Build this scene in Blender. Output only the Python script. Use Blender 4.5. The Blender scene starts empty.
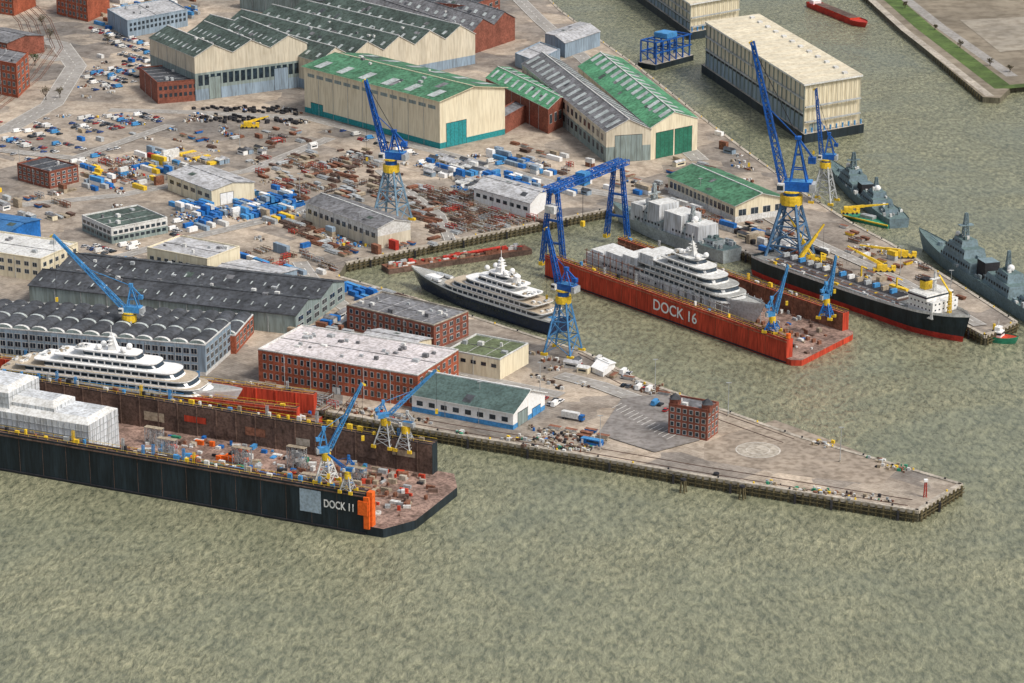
import bpy, math, random
from mathutils import Vector
random.seed(11)
R_=random.Random(5)
sc=bpy.context.scene
FP=2634.0; CH=420.0; D=math.radians(18.5); QZ=5.0
cD,sD=math.cos(D),math.sin(D)
def P(u,v,z=QZ):
    """survey reading -> ground coordinates (metres) at level z"""
    a=(u-512)/FP; b=(v-341.5)/FP
    dy=cD-b*sD; dz=-sD-b*cD
    t=(CH-z)/(-dz)
    return Vector((a*t,dy*t,z))
def pm(v):
    b=(v-341.5)/FP
    return FP/(CH/(sD+b*cD))*0.95
# ---------------------------------------------------------------- materials
MC={}
def M(name,col,rough=.75,var=.22,scale=.12,streak=False,metal=0.0,dirt=.25,spec=.3):
    if name in MC: return MC[name]
    m=bpy.data.materials.new(name); m.use_nodes=True
    nt=m.node_tree; N=nt.nodes; L=nt.links
    bs=N['Principled BSDF']; bs.inputs['Roughness'].default_value=rough; bs.inputs['Metallic'].default_value=metal
    bs.inputs['Specular IOR Level'].default_value=spec
    tc=N.new('ShaderNodeTexCoord'); mp=N.new('ShaderNodeMapping')
    L.new(tc.outputs['Object'],mp.inputs['Vector'])
    if streak: mp.inputs['Scale'].default_value=(1,1,.12)
    n1=N.new('ShaderNodeTexNoise'); n1.inputs['Scale'].default_value=scale; n1.inputs['Detail'].default_value=5; n1.inputs['Roughness'].default_value=.65
    n2=N.new('ShaderNodeTexNoise'); n2.inputs['Scale'].default_value=scale*7; n2.inputs['Detail'].default_value=3
    L.new(mp.outputs[0],n1.inputs['Vector']); L.new(mp.outputs[0],n2.inputs['Vector'])
    r=N.new('ShaderNodeValToRGB'); e=r.color_ramp.elements
    e[0].position=.34; e[1].position=.66
    e[0].color=tuple(max(0,c*(1-var)) for c in col)+(1,); e[1].color=tuple(min(1,c*(1+var)) for c in col)+(1,)
    L.new(n1.outputs['Fac'],r.inputs['Fac'])
    mx=N.new('ShaderNodeMix'); mx.data_type='RGBA'; mx.blend_type='MULTIPLY'
    r2=N.new('ShaderNodeValToRGB'); f=r2.color_ramp.elements
    f[0].position=.36; f[1].position=.58; g=1-dirt
    f[0].color=(g,g*.97,g*.93,1); f[1].color=(1,1,1,1)
    L.new(n2.outputs['Fac'],r2.inputs['Fac'])
    mx.inputs['Factor'].default_value=1
    L.new(r.outputs['Color'],mx.inputs[6]); L.new(r2.outputs['Color'],mx.inputs[7])
    L.new(mx.outputs[2],bs.inputs['Base Color'])
    MC[name]=m; return m
cream=M('cream_cladding',(.76,.68,.50),streak=True,var=.08,dirt=.16)
beige=M('beige_cladding',(.62,.56,.44),streak=True,var=.12,dirt=.2)
white=M('white_paint',(.84,.84,.83),var=.05,dirt=.1,rough=.5)
offw=M('weathered_white',(.68,.68,.66),var=.15,dirt=.25)
teal=M('teal_band',(.03,.28,.30),var=.1)
greenr=M('green_roof',(.08,.21,.12),var=.35,dirt=.45,scale=.07)
brightg=M('green_sheet_roof',(.10,.30,.16),var=.3,dirt=.45,scale=.07)
dkgreen=M('dark_green_roof',(.08,.11,.095),var=.35,dirt=.45,scale=.07)
grayr=M('grey_roof',(.20,.20,.21),var=.35,dirt=.45,scale=.07)
dkroof=M('bitumen_roof',(.07,.075,.085),var=.4,dirt=.4,scale=.07)
ltroof=M('light_grey_roof',(.47,.47,.48),var=.25,dirt=.4,scale=.07)
pinkroof=M('pale_roof',(.66,.61,.61),var=.2,dirt=.35,scale=.09)
glass=M('window_glass',(.025,.04,.055),rough=.15,var=.5,scale=.3,spec=.6)
sky_l=M('skylight_panel',(.46,.50,.49),rough=.4,var=.3,dirt=.35)
brick=M('red_brick',(.38,.105,.055),var=.3,scale=.12,dirt=.35)
brick2=M('brown_brick',(.26,.09,.06),var=.3,scale=.12,dirt=.35)
bluegr=M('blue_grey_cladding',(.27,.35,.43),streak=True,var=.18,dirt=.3)
steelg=M('grey_green_cladding',(.26,.32,.31),streak=True,var=.2,dirt=.3)
dgd=M('dark_green_door',(.03,.17,.11),var=.2)
conc=M('concrete',(.46,.41,.34),var=.25,dirt=.35,scale=.08)
dconc=M('quay_wall_concrete',(.16,.145,.10),var=.45,dirt=.45,streak=True,scale=.3)
timber=M('fender_timber',(.14,.115,.06),var=.5,dirt=.5,scale=.5)
asph=M('asphalt',(.24,.22,.205),var=.25,dirt=.3,scale=.06)
lasph=M('worn_asphalt',(.34,.32,.295),var=.15,dirt=.22,scale=.06)
paint=M('road_paint',(.78,.76,.70),var=.1)
blue=M('crane_blue',(.015,.11,.42),var=.25,rough=.4)
lblue=M('light_blue_paint',(.07,.28,.58),var=.2,rough=.5)
cblue=M('container_blue',(.02,.15,.46),var=.3,rough=.5)
yellow=M('safety_yellow',(.82,.55,.04),var=.15,rough=.5)
orange=M('orange_paint',(.85,.15,.02),var=.12)
red=M('red_paint',(.50,.045,.03),var=.25)
dred=M('dock_red',(.56,.065,.03),streak=True,var=.25,dirt=.38,scale=.15)
dredt=M('dock_red_deck',(.40,.13,.075),var=.3,dirt=.4)
blackh=M('dock_black_paint',(.018,.028,.036),streak=True,var=.5,dirt=.3,rough=.5,scale=.15)
rust=M('rusty_steel',(.23,.10,.06),var=.45,dirt=.4)
rustf=M('dock_floor_primer',(.30,.20,.16),var=.5,dirt=.5,scale=.12)
brown=M('brown_steel',(.14,.09,.07),var=.4,dirt=.4)
tan=M('tan_stack',(.40,.33,.24),var=.3,dirt=.3)
steel=M('galvanised_steel',(.42,.44,.45),var=.2,rough=.45)
dark=M('dark_machinery',(.03,.03,.035),var=.3)
navy=M('navy_hull',(.010,.022,.065),rough=.2,var=.2,spec=.5)
navg=M('naval_grey',(.25,.30,.32),var=.15,rough=.55)
navd=M('naval_dark_deck',(.13,.19,.19),var=.2)
teak=M('teak_deck',(.50,.42,.32),var=.15)
tarp=M('grey_scaffold_sheeting',(.62,.64,.66),streak=True,var=.22,dirt=.35)
shell=M('yacht_primer_grey',(.58,.59,.59),var=.15,dirt=.25)
greenp=M('dark_green_paint',(.04,.25,.15),var=.25)
soil=M('brown_field',(.25,.21,.155),var=.25,scale=.015,dirt=.3)
grass=M('grass',(.09,.14,.035),var=.4,scale=.05)
bark=M('bark',(.08,.06,.045)); leafb=M('sparse_brown_foliage',(.12,.10,.06),var=.4,scale=.8)
leafg=M('green_foliage',(.05,.09,.025),var=.5,scale=.8)
def yard_mat():
    m=bpy.data.materials.new('yard_paving'); m.use_nodes=True
    nt=m.node_tree;N=nt.nodes;L=nt.links;bs=N['Principled BSDF'];bs.inputs['Roughness'].default_value=.85
    bs.inputs['Specular IOR Level'].default_value=.2
    tc=N.new('ShaderNodeTexCoord'); mp=N.new('ShaderNodeMapping'); mp.inputs['Rotation'].default_value=(0,0,.75)
    L.new(tc.outputs['Object'],mp.inputs[0])
    def noise(s,d=6,ro=.6):
        n=N.new('ShaderNodeTexNoise'); n.inputs['Scale'].default_value=s; n.inputs['Detail'].default_value=d; n.inputs['Roughness'].default_value=ro
        L.new(mp.outputs[0],n.inputs['Vector']); return n
    def ramp(src,p0,c0,p1,c1):
        r=N.new('ShaderNodeValToRGB'); e=r.color_ramp.elements; e[0].position=p0;e[1].position=p1
        e[0].color=c0+(1,); e[1].color=c1+(1,); L.new(src,r.inputs[0]); return r.outputs[0]
    def mul(a,b):
        x=N.new('ShaderNodeMix'); x.data_type='RGBA'; x.blend_type='MULTIPLY'; x.inputs['Factor'].default_value=1
        L.new(a,x.inputs[6]);L.new(b,x.inputs[7]); return x.outputs[2]
    a=ramp(noise(.012).outputs['Fac'],.36,(.33,.30,.265),.6,(.63,.54,.44))
    vo=N.new('ShaderNodeTexVoronoi'); vo.distance='CHEBYCHEV'; vo.inputs['Scale'].default_value=.028; L.new(mp.outputs[0],vo.inputs['Vector'])
    sep=N.new('ShaderNodeSeparateColor'); L.new(vo.outputs['Color'],sep.inputs[0])
    b=ramp(sep.outputs[0],.1,(.62,.63,.66),.8,(1.05,1.02,.98))
    c=ramp(noise(.09,8,.7).outputs['Fac'],.34,(.56,.54,.53),.56,(1,1,1))
    br=N.new('ShaderNodeTexBrick'); br.inputs['Scale'].default_value=.12; br.inputs['Mortar Size'].default_value=.012
    br.inputs['Color1'].default_value=(1,1,1,1); br.inputs['Color2'].default_value=(.87,.87,.87,1); br.inputs['Mortar'].default_value=(.72,.7,.68,1)
    L.new(mp.outputs[0],br.inputs['Vector'])
    d=mul(mul(mul(a,b),c),br.outputs['Color'])
    st=ramp(noise(.5,5,.8).outputs['Fac'],.35,(.72,.70,.68),.6,(1,1,1))
    d=mul(d,st)
    L.new(d,bs.inputs['Base Color']); return m
yard=yard_mat()
def water_mat():
    m=bpy.data.materials.new('river_water'); m.use_nodes=True
    nt=m.node_tree;N=nt.nodes;L=nt.links;bs=N['Principled BSDF']
    bs.inputs['Roughness'].default_value=.13; bs.inputs['IOR'].default_value=1.33
    tc=N.new('ShaderNodeTexCoord')
    def noise(s,d,ro,sc3,rot=0,dist=0):
        mp=N.new('ShaderNodeMapping'); mp.inputs['Scale'].default_value=sc3; mp.inputs['Rotation'].default_value=(0,0,rot)
        L.new(tc.outputs['Object'],mp.inputs[0])
        n=N.new('ShaderNodeTexNoise'); n.inputs['Scale'].default_value=s; n.inputs['Detail'].default_value=d; n.inputs['Roughness'].default_value=ro
        n.inputs['Distortion'].default_value=dist
        L.new(mp.outputs[0],n.inputs['Vector']); return n.outputs['Fac']
    def ramp(src,p0,c0,p1,c1):
        r=N.new('ShaderNodeValToRGB'); e=r.color_ramp.elements; e[0].position=p0;e[1].position=p1
        e[0].color=c0+(1,); e[1].color=c1+(1,); L.new(src,r.inputs[0]); return r.outputs[0]
    def mul(a,b):
        x=N.new('ShaderNodeMix'); x.data_type='RGBA'; x.blend_type='MULTIPLY'; x.inputs['Factor'].default_value=1
        L.new(a,x.inputs[6]);L.new(b,x.inputs[7]); return x.outputs[2]
    big=noise(.0065,6,.62,(1,1.5,1),.6,1.4)
    mid=noise(.05,4,.6,(1,.7,1),-.6,.6)
    w1=noise(.34,4,.66,(1.15,.5,1),-.75,.3)
    w2=noise(1.1,2,.6,(1,.6,1),.3)
    c=ramp(big,.35,(.175,.180,.122),.66,(.262,.255,.172))
    c=mul(c,ramp(mid,.36,(.88,.89,.88),.66,(1.1,1.1,1.08)))
    c=mul(c,ramp(w1,.36,(.62,.65,.64),.68,(1.5,1.47,1.40)))  # ripple light and shade put into the base colour: pale crests, dark troughs
    L.new(c,bs.inputs['Base Color'])
    ad=N.new('ShaderNodeMath'); ad.operation='MULTIPLY_ADD'; ad.inputs[1].default_value=.25
    L.new(w2,ad.inputs[0]); L.new(w1,ad.inputs[2])
    ad2=N.new('ShaderNodeMath'); ad2.operation='MULTIPLY_ADD'; ad2.inputs[1].default_value=1.2
    L.new(mid,ad2.inputs[0]); L.new(ad.outputs[0],ad2.inputs[2])
    mu=N.new('ShaderNodeMapRange'); mu.inputs[1].default_value=.38; mu.inputs[2].default_value=.62; mu.inputs[3].default_value=.4; mu.inputs[4].default_value=1
    L.new(big,mu.inputs[0])
    bp=N.new('ShaderNodeBump'); bp.inputs['Distance'].default_value=1.7
    L.new(mu.outputs[0],bp.inputs['Strength']); L.new(ad2.outputs[0],bp.inputs['Height']); L.new(bp.outputs[0],bs.inputs['Normal'])
    return m
water=water_mat()
# ---------------------------------------------------------------- builder
class B:
    def __init__(s,name,o=(0,0,0),ang=0.0):
        s.name=name; s.o=Vector(o); s.ang=ang; s.v=[]; s.f=[]; s.m=[]; s.mats=[]
    def mi(s,mat):
        if mat not in s.mats: s.mats.append(mat)
        return s.mats.index(mat)
    def loc(s,w):
        d=w-s.o; c,k=math.cos(-s.ang),math.sin(-s.ang)
        return Vector((d.x*c-d.y*k,d.x*k+d.y*c,d.z))
    def face(s,pts,mat):
        n=len(s.v); s.v+= [tuple(p) for p in pts]; s.f.append(tuple(range(n,n+len(pts)))); s.m.append(s.mi(mat))
    def loft(s,b,t,mat,top=None,bot=False):
        n=len(b)
        for i in range(n):
            j=(i+1)%n; s.face([b[i],b[j],t[j],t[i]],mat)
        s.face(t,top or mat)
        if bot: s.face(b[::-1],mat)
    def prism(s,poly,z0,z1,mat,top=None,bot=False):
        s.loft([(p[0],p[1],z0) for p in poly],[(p[0],p[1],z1) for p in poly],mat,top,bot)
    def box(s,x0,x1,y0,y1,z0,z1,mat,top=None):
        s.prism([(x0,y0),(x1,y0),(x1,y1),(x0,y1)],z0,z1,mat,top,True)
    def rbox(s,cx,cy,l,w,z0,z1,a,mat,top=None):
        c,k=math.cos(a),math.sin(a)
        s.prism([(cx+c*x-k*y,cy+k*x+c*y) for x,y in((-l/2,-w/2),(l/2,-w/2),(l/2,w/2),(-l/2,w/2))],z0,z1,mat,top,True)
    def beam(s,p,q,w,mat):
        p=Vector(p);q=Vector(q);d=(q-p)
        if d.length<1e-6:return
        d.normalize(); u=d.cross(Vector((0,0,1)))
        if u.length<.05: u=Vector((1,0,0))
        u.normalize(); v=d.cross(u); u*=w/2; v*=w/2
        s.loft([p-u-v,p+u-v,p+u+v,p-u+v],[q-u-v,q+u-v,q+u+v,q-u+v],mat,None,True)
    def cyl(s,p,q,r,mat,n=10,r2=None):
        p=Vector(p);q=Vector(q);d=(q-p).normalized(); u=d.cross(Vector((0,0,1)))
        if u.length<.05: u=Vector((1,0,0))
        u.normalize(); v=d.cross(u); r2=r if r2 is None else r2
        A=[p+(u*math.cos(6.28318*i/n)+v*math.sin(6.28318*i/n))*r for i in range(n)]
        C=[q+(u*math.cos(6.28318*i/n)+v*math.sin(6.28318*i/n))*r2 for i in range(n)]
        s.loft(A,C,mat,None,True)
    def dome(s,c,r,mat,n=10):
        pr=None
        for k in range(0,6):
            a=-.6+k*(math.pi/2+.6)/5; rr=max(.02,r*math.cos(a)); z=c[2]+r*math.sin(a)
            ring=[(c[0]+rr*math.cos(6.28318*i/n),c[1]+rr*math.sin(6.28318*i/n),z) for i in range(n)]
            if pr:
                for i in range(n): s.face([pr[i],pr[(i+1)%n],ring[(i+1)%n],ring[i]],mat)
            pr=ring
    def lattice(s,p,q,w,mat,bw,n,w2=None,side=None):
        p=Vector(p);q=Vector(q);d=(q-p).normalized(); w2=w if w2 is None else w2
        u=Vector(side) if side else d.cross(Vector((0,0,1)))
        if u.length<.05: u=Vector((1,0,0))
        u=(u-d*u.dot(d)).normalized(); v=d.cross(u)
        def ring(t):
            c=p.lerp(q,t); h=(w+(w2-w)*t)/2
            return [c-u*h-v*h,c+u*h-v*h,c+u*h+v*h,c-u*h+v*h]
        A=ring(0);Z=ring(1)
        for i in range(4): s.beam(A[i],Z[i],bw,mat)
        pr=A
        for k in range(1,n+1):
            cu=ring(k/n)
            for i in range(4):
                j=(i+1)%4
                s.beam(pr[i],cu[j] ,bw*.6,mat) if k%2 else s.beam(pr[j],cu[i],bw*.6,mat)
                s.beam(cu[i],cu[j],bw*.6,mat)
            pr=cu
    def done(s,parent=None):
        me=bpy.data.meshes.new(s.name); me.from_pydata(s.v,[],s.f)
        for m in s.mats: me.materials.append(m)
        me.polygons.foreach_set('material_index',s.m); me.update()
        ob=bpy.data.objects.new(s.name,me); sc.collection.objects.link(ob)
        ob.location=s.o; ob.rotation_euler=(0,0,s.ang)
        if parent: ob.parent=parent; ob.location=s.o-parent.location
        return ob
def ang(p,q): d=q-p; return math.atan2(d.y,d.x)
# ---------------------------------------------------------------- water, land
b=B('river_water'); b.face([(-9000,-3000,0),(9000,-3000,0),(9000,14000,0),(-9000,14000,0)],water); b.done()
sea=B('riverbed_ground'); sea.face([(-9000,-3000,-12),(9000,-3000,-12),(9000,14000,-12),(-9000,14000,-12)],soil); sea.done()
LAND=[(-500,288),(0,352),(240,396),(440,432),(580,455),(700,476),(800,492),(918,511),(962,484),(880,460),(800,437),(718,408),(640,380),(585,352),(530,335),(415,298),(338,276),(346,263),(440,243),(545,222),(620,207),(640,213),(700,234),(765,260),(860,290),(955,320),(985,336),(1017,322),(960,285),(890,243),(850,222),(800,190),(745,150),(690,108),(640,68),(600,40),(560,10),(535,-15),(460,-75),(400,-200),(380,-330),(-2200,-330),(-1500,150)]
lp=[P(*q) for q in LAND]
b=B('shipyard_ground'); b.prism([(p.x,p.y) for p in lp],-10,QZ,dconc,yard); b.done()
def edge(pts,name='quay_edge',fend=True,bump=True):
    b=B(name)
    W=[P(*q) for q in pts]
    for i in range(len(W)-1):
        p,q=W[i],W[i+1]; L=(q-p).length; d=(q-p)/L; nrm=Vector((d.y,-d.x,0))
        a=p+nrm*.5; c=q+nrm*.5; a2=p-nrm*1.6; c2=q-nrm*1.6
        b.prism([(a.x,a.y),(c.x,c.y),(c2.x,c2.y),(a2.x,a2.y)],QZ-1.2,QZ+.35,conc)
        n=int(L/3.2)
        for k in range(n):
            w=p+d*(k+.5)*L/n
            if fend:
                f=w+nrm*.9
                b.beam((f.x,f.y,-4),(f.x,f.y,QZ-.3+.5*R_.random()),.75,timber)
                if k%9==4:
                    f=w+nrm*1.7; b.beam((f.x,f.y,-2),(f.x,f.y,QZ-.8),1.0,dark)
            if bump and k%5==2:
                g=w-nrm*.7
                b.cyl((g.x,g.y,QZ+.3),(g.x,g.y,QZ+1.1),.4,yellow if k%2 else dark,6)
        for zz in (1.8,3.4):
            f0=p+nrm*1.35; f1=q+nrm*1.35
            if fend: b.beam((f0.x,f0.y,zz),(f1.x,f1.y,zz),.35,timber)
    return b.done()
edge([(240,396),(440,432),(580,455),(700,476),(800,492),(918,511),(962,484),(880,460),(800,437),(718,408),(640,380),(585,352),(530,335),(415,298),(338,276)])
edge([(346,263),(440,243),(545,222),(620,207)])
edge([(640,213),(700,234),(765,260),(860,290),(955,320),(985,336),(1017,322),(960,285),(890,243),(850,222),(800,190),(745,150),(690,108),(640,68),(600,40),(560,10),(535,-15)])
def strip(b,pts,w,z,mat,dash=None):
    W=[P(q[0],q[1],z) for q in pts]
    for i in range(len(W)-1):
        p,q=W[i],W[i+1]; d=(q-p).normalized(); n=Vector((-d.y,d.x,0)); e=d*w*.075
        zz=Vector((0,0,.006*i)); h=n*w/2
        b.face([p-h-e+zz,q-h+e+zz,q+h+e+zz,p+h-e+zz],mat)
        if dash:
            up=Vector((0,0,.006*i+.012)); L=(q-p).length
            for k in range(int(L/10)):
                a=p+d*(k*10+2)+up; c=a+d*4
                b.face([a-n*.2,c-n*.2,c+n*.2,a+n*.2],dash)
            for sg in (-1,1):
                o=n*(w/2-.5)*sg
                b.face([p+o-n*.12+up,q+o-n*.12+up,q+o+n*.12+up,p+o+n*.12+up],dash)
pp=[P(*q,4) for q in [(845,-22),(900,28),(983,97),(1000,98),(1012,86),(1200,70),(1700,0),(1500,-250),(700,-250),(780,-90)]]
b=B('harbour_peninsula_ground'); b.prism([(p.x,p.y) for p in pp],-10,4,dconc,soil)
strip(b,[(852,-18),(905,30),(990,96)],6,4.02,conc)
strip(b,[(872,-18),(925,28),(1004,88)],14,4.05,grass)
strip(b,[(885,-18),(940,26),(1012,76)],9,4.09,lasph)
strip(b,[(1005,87),(1200,70)],10,4.13,grass)
b.face([P(960,20,4.16),P(1080,14,4.16),P(1120,40,4.16),P(1000,52,4.16)],M('pale_dirt',(.34,.30,.24),scale=.02))
for t in range(60):
    q=P(845+(983-845)*t/60.,-22+119*t/60.,4); b.beam((q.x-1,q.y-1,-3),(q.x-1,q.y-1,4),.8,timber)
b.done()
# ---------------------------------------------------------------- buildings
FOOT=[]; RD=[]
def inside(p):
    for (n,a,c,pad) in FOOT:
        dx,dy=p.x-n.x,p.y-n.y; det=a.x*c.y-a.y*c.x
        s=(dx*c.y-dy*c.x)/det; t=(a.x*dy-a.y*dx)/det
        ps=pad/a.length; pt=pad/c.length
        if -ps<s<1+ps and -pt<t<1+pt: return True
    for (p0,p1,w) in RD:
        d=p1-p0; t=max(0,min(1,(p-p0).dot(d)/d.length_squared))
        if (p0+d*t-p).length<w: return True
    return False
def bldg(name,L,N,R,hpx,walls,roof,kind='gable',ridge='a',rise=3,bays=1,over=.6,win=(),doors=(),sky=None,z0=QZ,vents=0,arc=8,edge_m=None):
    n=P(N[0],N[1],z0); a=P(L[0],L[1],z0)-n; c=P(R[0],R[1],z0)-n
    cs=a.normalized().dot(c.normalized())
    if abs(cs)<.35:
        if a.length>=c.length: an=a.normalized(); c=c-an*c.dot(an)
        else: cn=c.normalized(); a=a-cn*a.dot(cn)
    h=hpx/pm(N[1])
    FOOT.append((n,a,c,4))
    b=B(name,n)
    if not isinstance(walls,(list,tuple)): walls=[(1,walls)]
    q=lambda s,t,z:(a.x*s+c.x*t,a.y*s+c.y*t,z)
    la,lc=a.length,c.length
    zz=0
    for fr,m in walls:
        z1=h*fr
        cor=[(0,0),(1,0),(1,1),(0,1)]
        for i in range(4):
            s0,s1=cor[i],cor[(i+1)%4]
            b.face([q(*s0,zz),q(*s1,zz),q(*s1,z1),q(*s0,z1)],m)
        zz=z1
    wm=walls[-1][1]
    if kind=='gable':
        if ridge=='a': g=lambda p,w,z:q(p,w,z); lr,lw=la,lc
        else: g=lambda p,w,z:q(w,p,z); lr,lw=lc,la
        op=over/lr; ow=over/lw; th=.35
        for i in range(bays):
            w0=i/bays; w1=(i+1)/bays; wm_=(w0+w1)/2
            o0=ow if i==0 else 0; o1=ow if i==bays-1 else 0
            dz0=rise*o0/((w1-w0)/2); dz1=rise*o1/((w1-w0)/2)
            for p in (0,1):
                b.face([g(p,w0,h),g(p,w1,h),g(p,wm_,h+rise)],wm)
            for (wa,wb,za,zb) in ((w0-o0,wm_,h-dz0,h+rise),(w1+o1,wm_,h-dz1,h+rise)):
                bo=[g(-op,wa,za+.02),g(1+op,wa,za+.02),g(1+op,wb,zb+.02),g(-op,wb,zb+.02)]
                b.loft(bo,[(x[0],x[1],x[2]+th) for x in bo],edge_m or roof,roof,True)
                ns=int(lr/6)
                for j in range(1,ns):   # standing seams
                    pj=j/ns; b.beam(Vector(g(pj,wa,za+.4)),Vector(g(pj,wb,zb+.4)),.14,roof)
                for j in range(max(1,int(lr/22))):
                    p0=R_.uniform(.02,.93); p1=p0+R_.uniform(2,6)/lr; f0=R_.uniform(.05,.6); f1=f0+R_.uniform(.1,.35)
                    if p1>.98: continue
                    x0=wa+(wb-wa)*f0; x1=wa+(wb-wa)*f1; y0=za+(zb-za)*f0; y1=za+(zb-za)*f1
                    b.face([g(p0,x0,y0+.48),g(p1,x0,y0+.48),g(p1,x1,y1+.48),g(p0,x1,y1+.48)],R_.choice([grayr,dkroof,roof,dkgreen]))
                if sky:
                    sm,k,f0,f1,fr=sky
                    for j in range(k):
                        p0=(j+.5-fr/2)/k; p1=(j+.5+fr/2)/k
                        x0=wa+(wb-wa)*f0; x1=wa+(wb-wa)*f1; y0=za+(zb-za)*f0; y1=za+(zb-za)*f1
                        b.face([g(p0,x0,y0+.6),g(p1,x0,y0+.6),g(p1,x1,y1+.6),g(p0,x1,y1+.6)],sm)
            b.beam(Vector(g(-op,wm_,h+rise+.4)),Vector(g(1+op,wm_,h+rise+.4)),.7,edge_m or roof)
    elif kind in('flat','vault'):
        b.face([q(0,0,h-.3),q(1,0,h-.3),q(1,1,h-.3),q(0,1,h-.3)],roof)
        e=.5; ea,ec=e/la,e/lc
        for (s0,s1,t0,t1) in ((0,1,0,ec),(0,1,1-ec,1),(0,ea,ec,1-ec),(1-ea,1,ec,1-ec)):
            b.loft([q(s0,t0,h-.3),q(s1,t0,h-.3),q(s1,t1,h-.3),q(s0,t1,h-.3)],[q(s0,t0,h+.5),q(s1,t0,h+.5),q(s1,t1,h+.5),q(s0,t1,h+.5)],edge_m or wm)
        if kind=='flat' and la>25:
            nn=int(la/9)
            for j in range(1,nn): b.beam(Vector(q(j/nn,ec,h-.2)),Vector(q(j/nn,1-ec,h-.2)),.16,ltroof)
            b.beam(Vector(q(ea,.5,h-.15)),Vector(q(1-ea,.5,h-.15)),.25,grayr)
        if kind=='vault':
            for j in range(arc):
                s0=(j+.03)/arc; s1=(j+.97)/arc; K=8
                pr=None
                for k in range(K+1):
                    th=math.pi*k/K; s=(s0+s1)/2-(s1-s0)/2*math.cos(th); z=h-.2+rise*math.sin(th)
                    row=[q(s,.03,z),q(s,.08,z),q(s,.52,z),q(s,.57,z),q(s,.97,z)]
                    if pr:
                        for i,m_ in enumerate((offw,roof,sky_l,roof)):
                            b.face([pr[i],row[i],row[i+1],pr[i+1]],m_)
                    pr=row
                fan=[q((s0+s1)/2-(s1-s0)/2*math.cos(math.pi*k/K),.03,h-.2+rise*math.sin(math.pi*k/K)) for k in range(K+1)]
                b.face(fan,steelg)
                b.face([(x[0]+c.x*.94,x[1]+c.y*.94,x[2]) for x in fan],offw)
    for k in range(vents):
        s,t=R_.uniform(.06,.94),R_.uniform(.15,.85); p=q(s,t,0); zt=h-.3
        if kind=='gable': 
            w=(t if ridge=='a' else s)*bays%1; zt=h+rise*(1-abs(w-.5)*2)
        wv=R_.uniform(.8,2.2); b.rbox(p[0],p[1],wv*1.4,wv,zt-.5,zt+R_.uniform(.8,2),math.atan2(a.y,a.x),R_.choice([steel,offw,grayr]))
    na=Vector((a.y,-a.x,0)).normalized()
    if na.dot(c)>0: na=-na
    nc=Vector((c.y,-c.x,0)).normalized()
    if nc.dot(a)>0: nc=-nc
    def wq(side,t0,t1,za,zb,mat,off):
        v,nn=(a,na) if side=='a' else (c,nc)
        p=v*t0+nn*off; r=v*t1+nn*off
        b.face([(p.x,p.y,za),(r.x,r.y,za),(r.x,r.y,zb),(p.x,p.y,zb)],mat)
    for (side,rows,cols,f0,f1,fx,fz,mat,fm) in win:
        v=(a if side=='a' else c)
        for i in range(rows):
            zc=h*(f0+(f1-f0)*(i+.5)/rows); hz=h*(f1-f0)/rows*fz/2
            for j in range(cols):
                t=.02+.96*(j+.5)/cols; ht=.96/cols*fx/2
                if fm: wq(side,t-ht-.18/v.length,t+ht+.18/v.length,zc-hz-.18,zc+hz+.18,fm,.05)
                wq(side,t-ht,t+ht,zc-hz,zc+hz,mat,.09)
                if fm and v.length*ht>.9:
                    wq(side,t-.06/v.length,t+.06/v.length,zc-hz,zc+hz,fm,.12)
    for (side,t0,t1,f1,mat) in doors:
        ll=la if side=='a' else lc
        wq(side,t0-.3/ll,t1+.3/ll,0,h*f1+.3,dark,.07)
        wq(side,t0,t1,.1,h*f1,mat,.12)
        k=max(2,int((t1-t0)*ll/3))
        for j in range(1,k): 
            t=t0+(t1-t0)*j/k; e=.08/ll; wq(side,t-e,t+e,.1,h*f1,dark,.15)
    for j in range(1,int(la/14)):
        t=j/int(la/14); p=a*t+na*.2; b.beam((p.x,p.y,0),(p.x,p.y,h-.4),.22,steel)
    return b.done()
W=glass
bldg('brick_office_building',(-30,88),(18,98),(30,86),32,brick,grayr,'flat',win=[('a',4,10,.05,.95,.5,.55,W,offw),('c',4,3,.05,.95,.5,.55,W,offw)],vents=4)
bldg('brick_apartment_building',(57,14),(88,22),(110,12),22,brick,dkroof,'gable','a',4,win=[('a',3,8,.05,.95,.5,.5,W,offw)])
bldg('brick_apartment_building',(-20,10),(14,16),(36,6),18,brick,dkroof,'gable','a',4,win=[('a',3,8,.05,.95,.5,.5,W,offw)])
bldg('brick_tenement_building',(-30,52),(8,60),(34,50),16,brick2,grayr,'gable','a',3,win=[('a',2,9,.05,.95,.5,.5,W,offw)])
bldg('grey_warehouse',(108,26),(128,38),(188,26),16,bluegr,ltroof,'flat',win=[('c',2,14,.3,.9,.6,.6,W,None)],vents=5)
bldg('long_low_warehouse',(62,-14),(120,4),(200,-14),14,offw,grayr,'gable','c',3)
bldg('brick_warehouse',(205,-8),(330,4),(420,-22),12,brick2,dkroof,'gable','a',4,2)
bldg('brick_workshop_annex',(140,88),(158,104),(196,98),20,brick2,dkroof,'flat',vents=3,win=[('c',2,8,.2,.9,.6,.5,W,None)])
bldg('shipbuilding_hall',(172,78),(196,101),(308,86),42,[(.25,bluegr),(.62,steelg),(1,beige)],dkgreen,'gable','a',7,3,sky=(sky_l,10,.25,.5,.25),win=[('c',1,18,.30,.60,.7,.8,W,None)],doors=[('c',.12,.22,.5,steelg),('c',.7,.82,.5,bluegr)],vents=12,edge_m=offw)
bldg('shipbuilding_hall',(196,58),(320,93),(500,70),30,[(.3,bluegr),(1,beige)],dkgreen,'gable','a',8,5,sky=(sky_l,12,.2,.45,.22),vents=20,edge_m=offw)
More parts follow.
